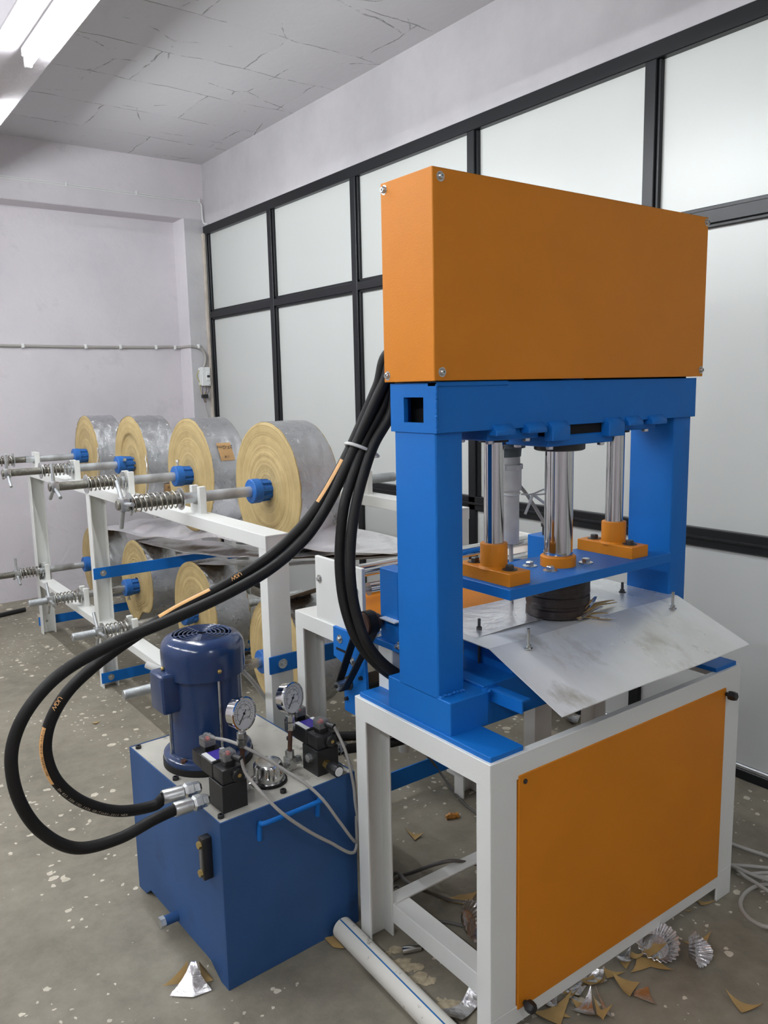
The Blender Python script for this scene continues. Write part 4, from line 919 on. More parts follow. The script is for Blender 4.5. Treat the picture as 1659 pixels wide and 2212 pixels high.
# pressure gauges
def gauge(bx, by, zd, dx, dy, feed):
    G = hp_('pressure_gauge', MB().lathe((bx+dx-.0, by+dy, zd), (.30, -.95, .12), [(-.016, .0), (-.016, .034), (-.014, .040), (.008, .042), (.009, .044), (.015, .044), (.016, .0405), (.0125, .0395)], 44, caps=False), 'chrome')
    s, t, d = basis((.30, -.95, .12)); s = -s; c = Vector((bx+dx, by+dy, zd))
    hp_('dial', MB().cyl(c+d*.010, c+d*.0118, .0400, 40), 'dial', sub=G)
    ink = MB()
    for k in range(28):
        a = math.radians(225-270*k/27); r0 = .0305 if k % 3 else .028
        u = s*math.cos(a)+t*math.sin(a); ink.obox(c+d*.0121+u*((r0+.0335)/2), u, d, u.cross(d), (.0335-r0)/2, .0002, .0005)
    arc = [c+d*.0121+(s*math.cos(math.radians(a))+t*math.sin(math.radians(a)))*.0245 for a in range(225, -46, -10)]
    ink.tube(arc, .0005, 4)
    hp_('scale_marks', ink, 'ink', sub=G, smooth=0)
    for k, wd in enumerate(('0', '50', '100', '150', '200', '250')):
        a = math.radians(225-270*k/5); me = text_mesh(wd, .0072, 'scale_number'); setmat(me, 'ink')
        o = link('scale_number', me, G); o.location = c+d*.0122+(s*math.cos(a)+t*math.sin(a))*.0205
        o.rotation_mode = 'QUATERNION'; o.rotation_quaternion = Matrix((s, t, d)).transposed().to_quaternion()
    for wd, yy in (('kg/cm2', -.012), ('bar', .010)):
        me = text_mesh(wd, .0058, 'unit_text'); setmat(me, 'ink'); o = link('unit_text', me, G); o.location = c+d*.0122+t*yy
        o.rotation_mode = 'QUATERNION'; o.rotation_quaternion = Matrix((s, t, d)).transposed().to_quaternion()
    a = math.radians(226); u = s*math.cos(a)+t*math.sin(a)
    hp_('needle', MB().bar(c+d*.0135-u*.012, c+d*.0135+u*.031, .0018, .0008).cyl(c+d*.0125, c+d*.0150, .0032, 12), 'ink', sub=G)
    hp_('gauge_stem', MB().cyl(c-Vector((0, 0, .040)), (bx+dx, by+dy, zd-.052), .0085, 12).lathe((bx+dx, by+dy, zd-.068), (0, 0, 1), [(0, .0125), (.016, .0125)], 6).lathe((bx+dx, by+dy, zd-.092), (0, 0, 1), [(0, .0135), (.022, .0135)], 6), 'zinc', sub=G)
    hp_('gauge_pipe', MB().cyl((bx+dx, by+dy, zd-.09), (bx, by, z0+.05), .0062, 12), 'rust_pipe', sub=G)
    hp_('pipe_nut', MB().lathe((bx, by, z0+.035), (0, 0, 1), [(0, .0125), (.022, .0125)], 6), 'zinc', sub=G)
    hp_('elbow', MB().box(bx-.013, bx+.013, by-.013, by+.013, z0+.004, z0+.038).lathe((bx+feed*.010, by, z0+.022), (feed, 0, 0), [(0, .012), (.022, .012)], 6).lathe((bx-feed*.010, by-.004, z0+.022), (-feed, -.3, 0), [(0, .010), (.012, .010)], 6), 'zinc', sub=G)
gauge(.128, .108, .668, .002, .002, -1)
gauge(.285, .128, .660, .008, .004, 1)

# ================================================================== HOSES
def Yp(u, v, y): return at(u, v, 'Y', y)
hoseR = .0135
def hose(pts, label, fit=None, band=None, lettering=None, k=14, r=hoseR):
    q = spline(pts, k); T = thing('hydraulic_hose', label, 'hose', q[0], 0, 'black hydraulic hoses of the press')
    part(T, 'hose', MB().tube(q, r, 16), 'rubber', smooth=60)
    def strip(i0, i1, side, w_, m_, name, off=.0006):
        # printed band following the hose on the given side
        v = []; f = []; ww = 5
        for i in range(i0, i1+1):
            tg = (q[min(i+1, len(q)-1)]-q[max(i-1, 0)]).normalized(); sd = Vector(side); sd = (sd-tg*sd.dot(tg)).normalized(); ot = tg.cross(sd)
            for j in range(ww):
                a = (j/(ww-1)-.5)*w_/r; v.append(q[i]+(sd*math.cos(a)+ot*math.sin(a))*(r+off))
        n_ = i1-i0
        for i in range(n_):
            for j in range(ww-1): f.append((i*ww+j, (i+1)*ww+j, (i+1)*ww+j+1, i*ww+j+1))
        return part(T, name, MB().add(v, f), m_, smooth=60)
    for b_ in band or []: strip(*b_)
    for (s_, i, side, size, m_, rev) in lettering or []:
        # one short word at a time so that it follows the bend
        step = size*.62; pos = 0; acc = [0]
        for a in range(1, len(q)): acc.append(acc[-1]+(q[a]-q[a-1]).length)
        for ch_i, ch in enumerate(s_):
            if ch == ' ': continue
            dist = acc[i]+ch_i*step*(-1 if rev else 1)
            if dist < 0 or dist > acc[-1]: continue
            a = max(1, next((n for n in range(len(acc)) if acc[n] >= dist), len(acc)-1)); fr = (dist-acc[a-1])/max(1e-9, acc[a]-acc[a-1])
            p = q[a-1].lerp(q[a], fr); tg = (q[a]-q[a-1]).normalized()*(-1 if rev else 1); sd = Vector(side); sd = (sd-tg*sd.dot(tg)).normalized()
            me = LET.get((ch, size)) or LET.setdefault((ch, size), text_mesh(ch, size, 'printed_letter')); me = me.copy() if (me.materials and me.materials[0].name != m_) else me
            setmat(me, m_); o = link('printed_letter', me, T); o.location = p+sd*(r+.0012)-q[0]
            o.rotation_mode = 'QUATERNION'; o.rotation_quaternion = Matrix((tg, sd.cross(tg), sd)).transposed().to_quaternion()
    if fit:
        a, d, ln = fit; a = Vector(a); d = Vector(d).normalized()
        c = part(T, 'crimp_sleeve', MB().lathe(a-d*.004, d, [(0, .0165), (.004, .0178), (ln, .0178), (ln+.003, .013)], 20), 'zinc')
        part(T, 'swivel_nut', MB().lathe(a+d*(ln), d, [(0, .0145), (.006, .0195), (.022, .0195), (.024, .0135), (.030, .0135)], 6), 'zinc', sub=c)
        part(T, 'adapter', MB().lathe(a+d*(ln+.024), d, [(0, .0165), (.014, .0165), (.020, .011)], 6), 'zinc', sub=c)
    return q
LET = {}
# two hoses from the left valve, looping out to the left and up to the cylinder
e1 = L(-.004, .056, .497); e2 = L(-.004, .094, .515)
f1 = e1-Vector((.082, .004, -.004)); f2 = e2-Vector((.090, -.004, -.002))
camdir = Vector((-.5, -.8, .3))
h1 = [f1, Yp(330, 1772, 1.755), Yp(255, 1812, 1.750), Yp(165, 1832, 1.745), Yp(90, 1797, 1.74), Yp(42, 1730, 1.74), Yp(24, 1645, 1.74), Yp(40, 1570, 1.74), Yp(85, 1500, 1.74), Yp(150, 1442, 1.74), Yp(250, 1388, 1.735), Yp(370, 1338, 1.73), Yp(480, 1288, 1.725), Yp(580, 1232, 1.72), Yp(655, 1168, 1.71), Yp(706, 1095, 1.70), Yp(752, 1000, 1.68), Yp(785, 925, 1.66), Yp(828, 830, 1.63), Yp(862, 760, 1.60), (1.33, 1.50, 1.60)]
hose(h1, 'black hydraulic hose with the widest loop left of the blue tank', fit=(f1, e1-f1, .044), k=10)
h2 = [f2, Yp(330, 1741, 1.82), Yp(255, 1752, 1.82), Yp(180, 1733, 1.815), Yp(125, 1690, 1.81), Yp(100, 1630, 1.81), Yp(105, 1570, 1.81), Yp(135, 1510, 1.805), Yp(180, 1460, 1.80), Yp(255, 1400, 1.79), Yp(370, 1325, 1.77), Yp(475, 1270, 1.76), Yp(575, 1208, 1.75), Yp(640, 1150, 1.74), Yp(690, 1088, 1.73), Yp(736, 1010, 1.71), Yp(772, 935, 1.69), Yp(815, 835, 1.65), Yp(848, 755, 1.62), (1.36, 1.52, 1.62)]
hose(h2, 'black hydraulic hose with orange printed band, inner loop left of the blue tank', fit=(f2, e2-f2, .050), k=10,
     band=[(41, 60, (-1, -.55, .1), .011, 'hose_orange', 'orange_band'), (98, 108, (-.4, -.5, .9), .010, 'hose_orange', 'orange_band'), (140, 152, (-.9, -.5, .5), .010, 'hose_orange', 'orange_band')],
     lettering=[('UGW', 70, (-.9, -.8, .2), .015, 'hose_orange', True), ('1/2in HOSE POWERLINE', 59, (-1, -.75, .1), .0085, 'ink', True), ('EN 853 2SN 1SO 1436 GB/T3683-2011 NEX', 39, (-.5, -.9, -.1), .0085, 'hose_print', True), ('UGW', 114, (-.4, -.8, .6), .014, 'hose_orange', True)])
# two hoses from the other valve, hanging behind the left column
e3 = L(.400, .070, .495); e4 = L(.400, .110, .520)
h3 = [(1.40, 1.53, 1.60), Yp(868, 800, 1.62), Yp(828, 880, 1.645), Yp(792, 950, 1.66), Yp(765, 1020, 1.66), Yp(744, 1090, 1.66), Yp(735, 1170, 1.66), Yp(735, 1240, 1.655), Yp(745, 1310, 1.64), Yp(768, 1375, 1.62), Yp(805, 1425, 1.60), Yp(845, 1458, 1.58), Yp(888, 1482, 1.575), (1.335, 1.61, .62), (1.33, 1.70, .545), (1.26, 1.77, .520), e4]
hose(h3, 'black hydraulic hose hanging straight down beside the white feed plate', k=10)
h4 = [(1.44, 1.52, 1.585), Yp(880, 815, 1.60), Yp(842, 900, 1.62), Yp(808, 960, 1.635), Yp(784, 1030, 1.635), Yp(767, 1100, 1.635), Yp(758, 1170, 1.63), Yp(757, 1240, 1.62), Yp(766, 1310, 1.61), Yp(788, 1380, 1.59), Yp(822, 1428, 1.575), Yp(866, 1460, 1.555), Yp(905, 1470, 1.555), (1.335, 1.575, .64), (1.36, 1.66, .54), (1.30, 1.74, .495), (1.22, 1.78, .490), e3]
hose(h4, 'black hydraulic hose hanging nearest the left blue column', k=10)
for e_, d_ in ((e3, (1, .05, 0)), (e4, (1, .05, 0))):
    hp_('hose_adapter', MB().lathe(H.matrix_world.inverted() @ e_ if False else Vector((.386, .070 if e_ is e3 else .110, e_.z)), (1, 0, 0), [(0, .016), (.018, .016), (.020, .019), (.045, .019)], 6), 'zinc', sub=mf2)
# plastic strip that ties the four hoses together
c0 = Yp(782, 972, 1.672)
tie = [c0+Vector((.044*math.cos(a), .034*math.sin(a), .0)).copy() for a in [2*PI*i/24 for i in range(24)]]
for p in tie: p.z += -(p.x-c0.x)*.45
single('hose_tie', MB().tube(tie, .0042, 6, True), 'tie_plastic', 'clear plastic strip tied round the bundle of four hoses', 'tie', c0)

# ================================================================== CABLES
def cable(pts, label, r=.0045, m_='cable_grey', grp=None, k=10, name='cable'):
    q = spline(pts, k); return single(name, MB().tube(q, r, 8), m_, label, 'cable', q[0], grp, smooth=60)
GC = 'grey control cables of the power pack'
Z5 = lambda x, y: (230+x/2.911, 1300+y/2.911)
def z5(x, y, Y): return Yp(*Z5(x, y), Y)
cable([pl1[0], z5(880, 1085, 1.742), z5(980, 1205, 1.700), z5(1100, 1325, 1.670), z5(1250, 1430, 1.668), z5(1400, 1510, 1.672), z5(1560, 1572, 1.690), (1.15, 1.72, .33)], 'grey cable from the front plug of the valve beside the hose fittings', grp=GC)
cable([pl1[1], z5(650, 852, 1.90), z5(760, 872, 1.86), z5(870, 915, 1.82), z5(1000, 985, 1.79), z5(1130, 1065, 1.76), z5(1260, 1150, 1.72), z5(1370, 1255, 1.69), z5(1470, 1390, 1.685), z5(1570, 1510, 1.700), (1.16, 1.73, .30)], 'grey cable crossing over the chrome filler cap', grp=GC)
cable([pl2[0], z5(1455, 830, 1.760), z5(1500, 930, 1.740), z5(1530, 1040, 1.725), z5(1556, 1170, 1.715), z5(1570, 1300, 1.71), (1.175, 1.72, .20), (1.19, 1.74, .03)], 'grey cable from the plug beside the black adjuster knob', grp=GC)
cable([pl2[1], z5(1240, 700, 1.95), z5(1400, 850, 1.86), z5(1515, 985, 1.80), z5(1552, 1090, 1.76), z5(1568, 1240, 1.75), (1.185, 1.75, .25), (1.20, 1.78, .03)], 'grey cable from the rear plug of the valve beside the second gauge', grp=GC)
cable([L(.255, .400, .742), z5(850, 425, 2.13), z5(910, 490, 2.20), z5(980, 580, 2.26), z5(1040, 680, 2.30), z5(1100, 795, 2.33), (1.12, 2.35, .36), (1.14, 2.36, .05)], 'dark grey motor cable hanging behind the tank', r=.007, m_='cable_grey')
fl = lambda u, v, z=.006: at(u, v, 'Z', z)
S4 = lambda x, y: (740+x/5.53, 1560+y/5.53)
cable([(1.50, 1.95, .40), at(*S4(1010, 395), 'Z', .16), at(*S4(1150, 580), 'Z', .05), fl(*S4(1300, 790)), fl(*S4(1440, 960)), fl(*S4(1590, 1080)), fl(1090, 1800), fl(1160, 1850)], 'dark cable running down to the floor under the press stand', r=.005, m_='cable_dark', grp='cables on the floor under the press')
cable([(1.19, 1.76, .02), fl(*S4(620, 1880)), at(*S4(850, 1790), 'Z', .03), at(*S4(1100, 1700), 'Z', .085), at(*S4(1300, 1655), 'Z', .108), at(*S4(1500, 1680), 'Z', .09), at(*S4(1620, 1700), 'Z', .05), (1.75, 1.52, .01)], 'grey cable lying over the rear bottom rail of the stand', r=.0055, m_='cable_dark', grp='cables on the floor under the press')
cable([(1.20, 1.72, .03), fl(*S4(620, 1810), .02), at(*S4(760, 1900), 'Z', .09), at(*S4(900, 1980), 'Z', .08), at(*S4(1100, 2060), 'Z', .03), fl(*S4(1300, 2130)), fl(*S4(1600, 2180)), (1.60, 1.36, .006)], 'grey cable bending down from the bottom rail to the floor', r=.0055, m_='cable_dark', grp='cables on the floor under the press')
cable([(1.21, 1.70, .05), fl(*S4(640, 1960), .04), fl(*S4(760, 2110), .02), fl(890, 1965), fl(935, 1990), fl(980, 1995), (1.50, 1.30, .006)], 'dark cable curling towards the pleated foil cup', r=.0045, m_='cable_dark', grp='cables on the floor under the press')
# cable pile to the right of the press
K = lambda x, y: (1420+x/6.94, 1800+y/6.94)
GR = 'grey cables piled on the floor right of the press'
rk = lambda pts, lab, z=.008: cable([at(*K(x, y), 'Z', z+.004*i) for i, (x, y) in enumerate(pts)], lab, r=.0058, grp=GR)
rk([(900, 60), (1160, 175), (1400, 260), (1660, 345), (1900, 420)], 'grey cable leading away from the right leg of the stand')
rk([(900, 450), (1150, 478), (1400, 495), (1660, 520), (1900, 520)], 'grey cable lying flat across the middle of the floor pile', .012)
rk([(900, 400), (1150, 500), (1350, 590), (1500, 650), (1660, 700), (1850, 760)], 'thick grey cable curving through the floor pile', .016)
rk([(950, 380), (1150, 505), (1320, 650), (1500, 760), (1660, 870), (1850, 1000)], 'grey cable crossing the loop on the floor', .010)
rk([(1900, 800), (1660, 765), (1520, 780), (1390, 840), (1290, 930), (1245, 1040), (1275, 1160), (1380, 1280), (1530, 1370), (1660, 1405), (1850, 1420)], 'loose loop of grey cable on the floor right of the press', .006)
rk([(1420, 610), (1540, 600), (1660, 595), (1850, 590)], 'short grey cable end at the top of the floor pile', .020)
rk([(1500, 655), (1660, 660), (1850, 668)], 'short grey cable end low in the floor pile', .022)

# ================================================================== THINGS ON THE WALLS
def conduit(pts, r, m_, label, k=8): return single('cable_conduit', MB().tube(spline(pts, k), r, 8), m_, label, 'conduit', pts[0], smooth=60)
Zp = 1.843
CN = [(-1.5, YR-.012, Zp+.002), (0.9, YR-.012, Zp), (1.8, YR-.012, Zp-.004), (2.3, YR-.012, Zp-.002), (2.50, YR-.014, Zp+.004), (2.585, YR-.016, Zp), (2.597, YB+.08, Zp), (2.598, YB-.008, Zp), (2.62, YB-.012, Zp-.002), (2.66, YB-.012, Zp-.010), (2.70, YB-.012, Zp-.03), (2.722, YB-.012, Zp-.08), (2.712, YB-.012, Zp-.14), (2.69, YB-.014, Zp-.175)]
cw = thing('cable_conduit', 'grey cable clipped along the pink back wall to the switch box', 'conduit', (1.8, YR-.012, Zp))
part(cw, 'cable', MB().tube(spline(CN, 8), .010, 8), 'cable_grey', smooth=60)
for x, y in ((0.55, YR), (1.42, YR), (1.86, YR), (2.12, YR), (2.40, YR), (2.555, YR), (2.668, YB)):
    part(cw, 'clip', MB().box(x-.010, x+.010, y-.026, y+.001, Zp-.018, Zp+.016), 'plastic_white', bevel=.004)
sb = thing('switch_box', 'small white circuit breaker box on the grey pillar', 'switch', (2.70, YB, 1.60))
part(sb, 'housing', MB().box(2.672, 2.742, YB-.045, YB+.001, 1.535, 1.680), 'plastic_white', bevel=.003)
part(sb, 'breaker', MB().box(2.706, 2.732, YB-.052, YB-.040, 1.575, 1.645), 'plastic_white', bevel=.002)
part(sb, 'toggle', MB().box(2.708, 2.730, YB-.060, YB-.050, 1.602, 1.618), 'black_metal', bevel=.002)
part(sb, 'side_cover', MB().box(2.660, 2.673, YB-.030, YB+.001, 1.540, 1.675), 'plastic_white', bevel=.002)
for x, z in ((2.690, 1.668), (2.730, 1.546)): part(sb, 'screw', MB().cyl((x, YB-.045, z), (x, YB-.048, z), .005, 10), 'zinc')
tbk = thing('terminal_connector', 'black terminal block dangling on wires below the switch box', 'connector', (2.70, YB-.02, 1.45))
part(tbk, 'block', MB().box(2.668, 2.715, YB-.045, YB-.012, 1.440, 1.468), 'black_metal', bevel=.003)
for i, (dx, m_) in enumerate(((0, 'wire_purple'), (.012, 'wire_yellow'), (.024, 'wire_purple'), (.034, 'cable_dark'))):
    part(tbk, 'wire', MB().tube(spline([(2.685+dx*.8, YB-.025, 1.54), (2.670+dx*1.3+.012*math.sin(i*2), YB-.04-.01*i, 1.505), (2.675+dx, YB-.028, 1.462)], 6), .0028, 6), m_)
    if i < 3: part(tbk, 'wire', MB().tube(spline([(2.675+dx, YB-.028, 1.445), (2.680+dx*.6, YB-.035, 1.425), (2.690+dx*.4, YB-.028, 1.405)], 5), .0025, 6), m_)
part(tbk, 'wire', MB().tube(spline([(2.672, YB-.02, 1.665), (2.645, YB-.02, 1.64), (2.64, YB-.02, 1.60), (2.66, YB-.02, 1.56), (2.655, YB-.03, 1.52), (2.672, YB-.028, 1.465)], 6), .003, 6), 'wire_yellow')
part(tbk, 'wire', MB().tube(spline([(2.70, YB-.02, 1.43), (2.705, YB-.012, 1.36), (2.72, YB-.012, 1.28), (2.73, YB-.012, 1.0)], 6), .003, 6), 'cable_grey')
cc_ = thing('ceiling_wires', 'pair of thin white wires along the wall beam down to the partition corner', 'wires', (2.0, YB, 2.93))
for dz_ in (0, .012):
    part(cc_, 'wire', MB().tube([(-1.2, YB-.006, 2.935+dz_), (1.3, YB-.006, 2.932+dz_), (2.74, YB-.006, 2.925+dz_)], .004, 6), 'plastic_white')
part(cc_, 'wire', MB().tube(spline([(2.735, YB-.006, 2.93), (2.757, YB-.010, 2.91), (2.757, YB-.012, 2.84), (2.758, YB-.03, 2.775), (2.762, YB-.09, 2.757)], 6), .006, 6), 'plastic_white')
for x in (1.75, 2.25, 2.74): part(cc_, 'clip', MB().box(x-.008, x+.008, YB-.014, YB+.001, 2.922, 2.955), 'plastic_white', bevel=.002)

# ================================================================== THINGS ON THE FLOOR
a_, b__ = Vector((1.082, 1.703, .0305)), Vector((1.050, .70, .0305))
pv = thing('pvc_pipe', 'white plastic pipe with a blue line lying beside the press stand', 'pipe', a_)
part(pv, 'pipe', MB().lathe(a_, b__-a_, [(0, .026), (0, .030), (1.0, .030), (1.0, .026)], 32, caps=False).cyl(a_+Vector((0, -.004, 0)), a_+Vector((0, -.006, 0)), .027, 24), 'pvc_white')
sd = Vector((-.15, 0, 1)).normalized()
part(pv, 'blue_line', MB().bar(a_+sd*.0299+Vector((-.003, -.002, 0)), b__+sd*.0299+Vector((-.003, .01, 0)), .0035, .0012), 'stripe_blue')
single('steel_rod', MB().cyl((.55, 5.72, .016), (1.205, 5.885, .016), .015, 14), 'black_metal', 'black steel rod lying on the floor by the pink wall', 'rod', (.88, 5.8, 0))
q1, q2 = at(868, 2053, 'Z', .012), at(909, 2045, 'Z', .012)
single('steel_pin', MB().lathe(q1, q2-q1, [(0, .008), (.001, .0098), ((q2-q1).length-.001, .0098), ((q2-q1).length, .008)], 20), 'chrome', 'short bright steel pin on the floor inside the stand', 'pin', (q1.x, q1.y, 0))

def offcut(pix, foil, label, lift=.012, pull=.38, seed=0, z=.003, curl=0.0):
    """scrap left between punched discs: corner pixels on the floor, sides curved inwards"""
    rd = random.Random(seed); C = [at(u, v, 'Z', z) for u, v in pix]; n = len(C); cen = sum(C, Vector())/n
    size = max((c-cen).length for c in C)
    edge = []
    for i in range(n):
        a, b_ = C[i], C[(i+1) % n]; mid = (a+b_)/2+(cen-(a+b_)/2)*pull
        for j in range(8):
            t_ = j/8; edge.append(a*(1-t_)**2+mid*2*t_*(1-t_)+b_*t_**2)
    ax = Vector((rd.uniform(-1, 1), rd.uniform(-1, 1), 0)).normalized()
    def zz(p):
        d_ = (p-cen); s_ = d_.dot(ax)/size; r_ = d_.length/size
        return z+lift*(s_*s_*.9+.25*r_*r_)+curl*max(0, s_)**2
    rings = 4; v = [Vector((cen.x, cen.y, zz(cen)))]; f = []; M = len(edge)
    for k in range(1, rings+1):
        for e in edge:
            p = cen.lerp(e, k/rings); v.append(Vector((p.x, p.y, zz(p))))
    for i in range(M): f.append((0, 1+i, 1+(i+1) % M))
    for k in range(rings-1):
        for i in range(M): f.append((1+k*M+i, 1+(k+1)*M+i, 1+(k+1)*M+(i+1) % M, 1+k*M+(i+1) % M))
    base = Vector((cen.x, cen.y, 0))
    T = thing('foil_offcut', label, 'scrap', base, 0, 'foil paper offcuts on the floor')
    up, dn = ('foil_scrap', 'kraft') if foil else ('kraft', 'foil_scrap')
    part(T, 'upper_face', MB().add([p+Vector((0, 0, .0006)) for p in v], f), up, smooth=60)
    part(T, 'lower_face', MB().add([p-Vector((0, 0, .0002)) for p in v], [q[::-1] for q in f]), dn, smooth=60)
E8 = lambda *p: [(1050+x/2.724, 1850+y/2.724) for x, y in p]
E7 = lambda *p: [(700+x/3.016, 1700+y/3.016) for x, y in p]
offcut(E8((270, 950), (510, 815), (440, 1000)), False, 'large tan offcut touching the bottom left corner of the front panel', .03, .2, 1)
offcut(E8((500, 915), (615, 825), (662, 980)), True, 'silver triangular offcut between two tan offcuts', .03, .3, 2, z=.008)
offcut(E8((628, 825), (668, 905), (748, 888), (700, 945), (692, 985), (650, 940)), False, 'tan star shaped offcut', .02, .3, 3, z=.010)
offcut(E8((640, 780), (690, 860), (765, 990), (700, 930)), True, 'narrow pinkish silver offcut under the tan star', .012, .2, 4)
offcut(E8((735, 703), (905, 745), (846, 862)), False, 'tan offcut overlapping a pinkish silver one', .016, .35, 5, z=.008)
offcut(E8((795, 792), (955, 772), (1005, 888)), True, 'pinkish silver offcut under a tan one', .010, .3, 6)
offcut(E8((540, 755), (640, 690), (695, 690), (700, 808), (630, 765)), True, 'upright curling silver offcut below the stand rail', .045, .25, 7, curl=.02)
offcut(E8((755, 590), (862, 622), (826, 675)), False, 'small tan offcut by the stand rail with a bright spot', .018, .3, 8)
offcut(E8((845, 698), (885, 600), (1010, 598), (1112, 697), (970, 650)), False, 'wide tan offcut under the pleated foil cup', .022, .25, 9)
offcut(E8((850, 520), (930, 480), (1066, 570), (960, 600)), False, 'tan offcut lying in the pleated foil cup', .03, .2, 10, z=.014)
offcut(E8((1140, 532), (1235, 492), (1326, 463), (1298, 535)), False, 'tan offcut behind the crumpled foil cup', .022, .25, 11)
offcut(E8((1402, 823), (1632, 902), (1505, 926)), False, 'lone tan offcut on the open floor right of the press', .020, .2, 12)
offcut(E8((1150, 318), (1225, 318), (1190, 326)), False, 'small tan sliver beneath the stand rail', .006, .2, 13)
offcut(E8((1235, 262), (1355, 275), (1262, 292)), False, 'tan offcut next to the right leg of the stand', .010, .2, 14)
offcut(E8((430, 830), (600, 700), (590, 770), (530, 860)), True, 'silver offcut half hidden below the rail', .02, .2, 15)
offcut(E8((440, 905), (500, 950), (455, 950)), False, 'little tan offcut beside the big one', .006, .2, 16)
offcut(E8((500, 850), (610, 870), (590, 905), (530, 890)), False, 'tan strip beneath the silver triangle', .008, .15, 17)
offcut(E7((525, 288), (652, 318), (592, 352)), False, 'grey tan offcut with a dark shadow on the floor inside the stand', .022, .35, 18)
offcut(E7((740, 742), (880, 705), (1000, 690), (940, 780)), False, 'tan offcut under the cables inside the stand', .016, .15, 19)
offcut(E7((740, 1470), (880, 1420), (1010, 1280), (1010, 1430), (900, 1545), (780, 1530)), True, 'silver scrap beside the front leg of the stand', .05, .1, 20, curl=.02)
offcut(E7((0, 985), (60, 975), (135, 1058), (60, 1045)), False, 'tan offcut half under the white plastic pipe', .004, -.1, 21)
offcut([(1219, 1553), (1238, 1546), (1254, 1549), (1248, 1562), (1236, 1566)], True, 'dark silver offcut seen below the steel sheet', .02, .1, 22)
offcut([(197, 1562), (216, 1558), (207, 1564)], False, 'tiny dark scrap on the open floor left of the tank', .004, .1, 23)
rd9 = random.Random(31)
names9 = ['curled', 'flat', 'bent', 'small', 'long', 'torn', 'narrow', 'broad', 'creased', 'twisted']
for k in range(10):
    t_ = k/9; u_, v_ = 1205+215*t_+rd9.uniform(-14, 10), 2172-145*t_+rd9.uniform(-6, 14); a0 = rd9.uniform(0, 6); n_ = rd9.choice((3, 3, 4))
    offcut([(u_+rd9.uniform(18, 34)*math.cos(a0+2*PI*i/n_), v_+rd9.uniform(9, 17)*math.sin(a0+2*PI*i/n_)) for i in range(n_)], k % 2 == 0, '%s %s offcut in the row under the front rail' % (names9[k], 'silver' if k % 2 == 0 else 'tan'), rd9.uniform(.012, .035), rd9.uniform(.2, .4), 60+k, z=.003+.0012*k)
# sandy dust spilled on the floor beside the stand
dm = MB(); rd_ = random.Random(5)
for k in range(46):
    t_ = rd_.random(); u_ = 850+130*t_+rd_.gauss(0, 14); v_ = 2062+125*t_+rd_.gauss(0, 12); c_ = at(u_, v_, 'Z', .0008+.00002*k); rr_ = rd_.uniform(.004, .020)
    dm.add([c_]+[c_+Vector((rr_*rd_.uniform(.55, 1.2)*math.cos(a*PI/6), rr_*rd_.uniform(.55, 1.2)*math.sin(a*PI/6), 0)) for a in range(12)], [(0, 1+a, 1+(a+1) % 12) for a in range(12)])
c_ = at(915, 2125, 'Z', 0)
dst = single('dust_spill', dm, 'dust', 'patch of sandy dust on the floor between pipe and stand', 'dust', c_); dst['kind'] = 'stuff'
# orange sweet wrapper
q1, q2 = at(963, 1766, 'Z', .008), at(990, 1760, 'Z', .008)
single('wrapper', MB().tube(spline([q1, q1.lerp(q2, .3)+Vector((0, 0, .004)), q1.lerp(q2, .7)-Vector((0, 0, .002)), q2], 5), [.012*random.uniform(.6, 1.1) for _ in range(16)], 7), 'wrapper', 'crumpled orange wrapper on the floor inside the stand', 'wrapper', (q1.x, q1.y, 0))
# pleated foil cups
def foil_cup(cen, r, tilt, h, label, crush=0.0, seed=0):
    rd = random.Random(seed); T = thing('foil_cup', label, 'foil cup', Vector((cen[0], cen[1], 0)), 0, 'pleated foil cups on the floor')
    rows = [(0, .0), (.35, .0), (.58, .0), (.62, .12), (.80, .6), (.98, 1.0), (1.0, .98)]; n = 96; v = []; f = []
    Mx = Matrix.Rotation(tilt[0], 3, 'X') @ Matrix.Rotation(tilt[1], 3, 'Y')
    raw = []
    for rr, hh in rows:
        for i in range(n):
            a = 2*PI*i/n; pl = 1+(.035*rr if rr > .6 else 0)*(1 if i % 4 < 2 else -1)
            sq = 1-crush*max(0, math.cos(a-1.0))**2
            p = Vector((r*rr*pl*sq*math.cos(a), r*rr*pl*math.sin(a), h*hh*(1+.10*math.sin(3*a+seed)) + crush*.03*rr*math.sin(2*a+seed)))
            raw.append(Mx @ p)
    zmin = min(p.z for p in raw)
    v = [p+Vector((cen[0], cen[1], .002-zmin)) for p in raw]
    for j in range(len(rows)-1):
        for i in range(n): f.append((j*n+i, j*n+(i+1) % n, (j+1)*n+(i+1) % n, (j+1)*n+i))
    part(T, 'foil', MB().add(v, f), 'foil_scrap', smooth=25)
c = at(1012, 2010, 'Z', .02); foil_cup((c.x, c.y), .056, (1.0, .35), .024, 'upright pleated foil cup behind the front leg of the stand', .15, 1)
c = at(1415, 2055, 'Z', .0); foil_cup((c.x, c.y), .058, (.35, -.2), .026, 'pleated foil cup partly under the stand rail', .1, 2)
c = at(1493, 2075, 'Z', .0); foil_cup((c.x, c.y), .044, (1.15, .25), .026, 'crumpled pleated foil cup standing on the open floor', .30, 3)
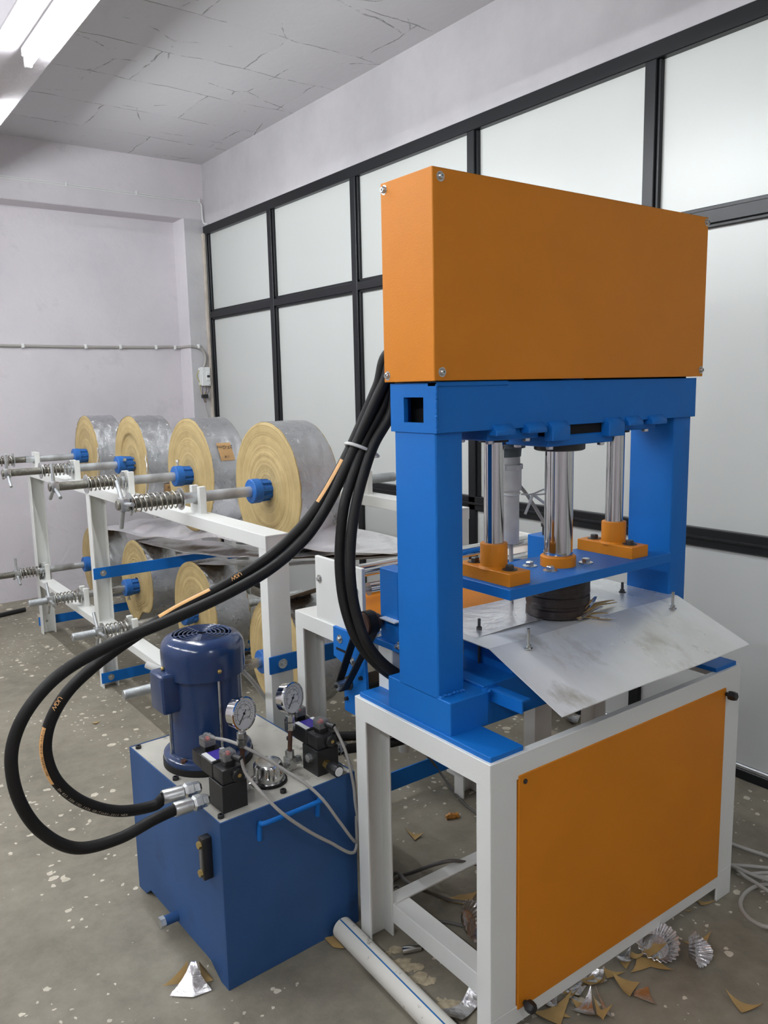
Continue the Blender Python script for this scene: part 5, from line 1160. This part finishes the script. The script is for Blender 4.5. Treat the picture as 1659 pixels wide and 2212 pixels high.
# folded offcut left of the tank
def folded():
    D5 = lambda x, y, z=.004: at(340+x/10.37, 2050+y/10.37, 'Z', z)
    base = D5(700, 900, 0)
    T = thing('foil_offcut', 'folded silver offcut standing arched beside the blue tank', 'scrap', base, 0, 'foil paper offcuts on the floor')
    topL, topR = D5(690, 320, .045), D5(930, 300, .045)
    botL, botR = D5(270, 1050), D5(1220, 920); botM = D5(800, 1080)
    def fn(i, j):
        t0 = topL.lerp(topR, j)
        b0 = (botL.lerp(botM, j*2) if j < .5 else botM.lerp(botR, j*2-1))
        neck = 1-.0*i
        p = t0.lerp(b0, i**1.2); c_ = topL.lerp(topR, .5).lerp(botM, i**1.2)
        wid = (i**2.2)*.9+.1 if True else 1
        p = c_+(p-c_)*max(.35, min(1, .45+i*i*.6))
        p.z = .004+.046*(1-i**1.8); return p
    part(T, 'silver_side', MB().sheet(fn, 14, 12, Vector((0, .0006, -.0003))), 'foil_scrap', smooth=60)
    tip = D5(80, 840)
    def fk(i, j):
        a = topL.lerp(tip, i); b_ = (D5(640, 700, .010)).lerp(tip, i); p = a.lerp(b_, j); p.z = max(.003, .050*(1-i)**1.5*(1-j)+.004); return p
    part(T, 'tan_wing', MB().sheet(fk, 10, 6, Vector((0, .0006, -.0003))), 'kraft', smooth=60)
    tr = D5(1250, 700); 
    def fr(i, j):
        a = topR.lerp(D5(1080, 330, .02), i); b_ = D5(1000, 640, .02).lerp(tr, i); p = a.lerp(b_, j); p.z = max(.003, .045*(1-i)*(1-j)+.004); return p
    part(T, 'shaded_wing', MB().sheet(fr, 8, 6, Vector((0, .0006, -.0003))), 'kraft', smooth=60)
folded()
# scraps trapped under the die
def die_scrap(a, fan, label, seed):
    rd = random.Random(seed); T = thing('die_scrap', label, 'scrap', Vector((a[0], a[1], .889)), 0, 'scraps under the die')
    for k, (dx, dy, dz_, w_) in enumerate(fan):
        A = Vector((a[0], a[1], .892+.002*k)); B = A+Vector((dx, dy, dz_)); sd_ = Vector((-dy, dx, 0)).normalized()*w_
        m = MB().sheet(lambda i, j: A.lerp(B, i)+sd_*(j-.5)*(1-.75*i)+Vector((0, 0, .006*math.sin(i*3+k)*i)), 6, 3, .0006)
        part(T, 'strip', m, 'kraft' if k % 3 else 'foil_bright', smooth=60)
die_scrap((1.605, 1.348), [(.075, -.030, .022, .05), (.085, -.040, .008, .03), (.080, -.055, -.006, .03), (.095, -.060, -.010, .02), (.060, -.010, .030, .02), (.085, -.025, .014, .02)], 'fan of tan paper strips sticking out in front of the die', 1)
die_scrap((1.685, 1.380), [(.090, .010, .008, .05), (.110, -.010, .012, .03), (.120, -.012, .004, .02), (.07, .02, .016, .03)], 'silver and tan paper strips at the right of the die', 2)
# sheet of foil that has come through between the rollers and the die
single('foil_web_end', MB().sheet(lambda i, j: (1.30+.42*j, 1.60-.20*i, .892-.003*i+.0015*math.sin(7*j+5*i)), 10, 10, .0008), 'foil_bright', 'flat end of the foil web entering under the die', 'foil web', (1.58, 1.49, .90), smooth=60)
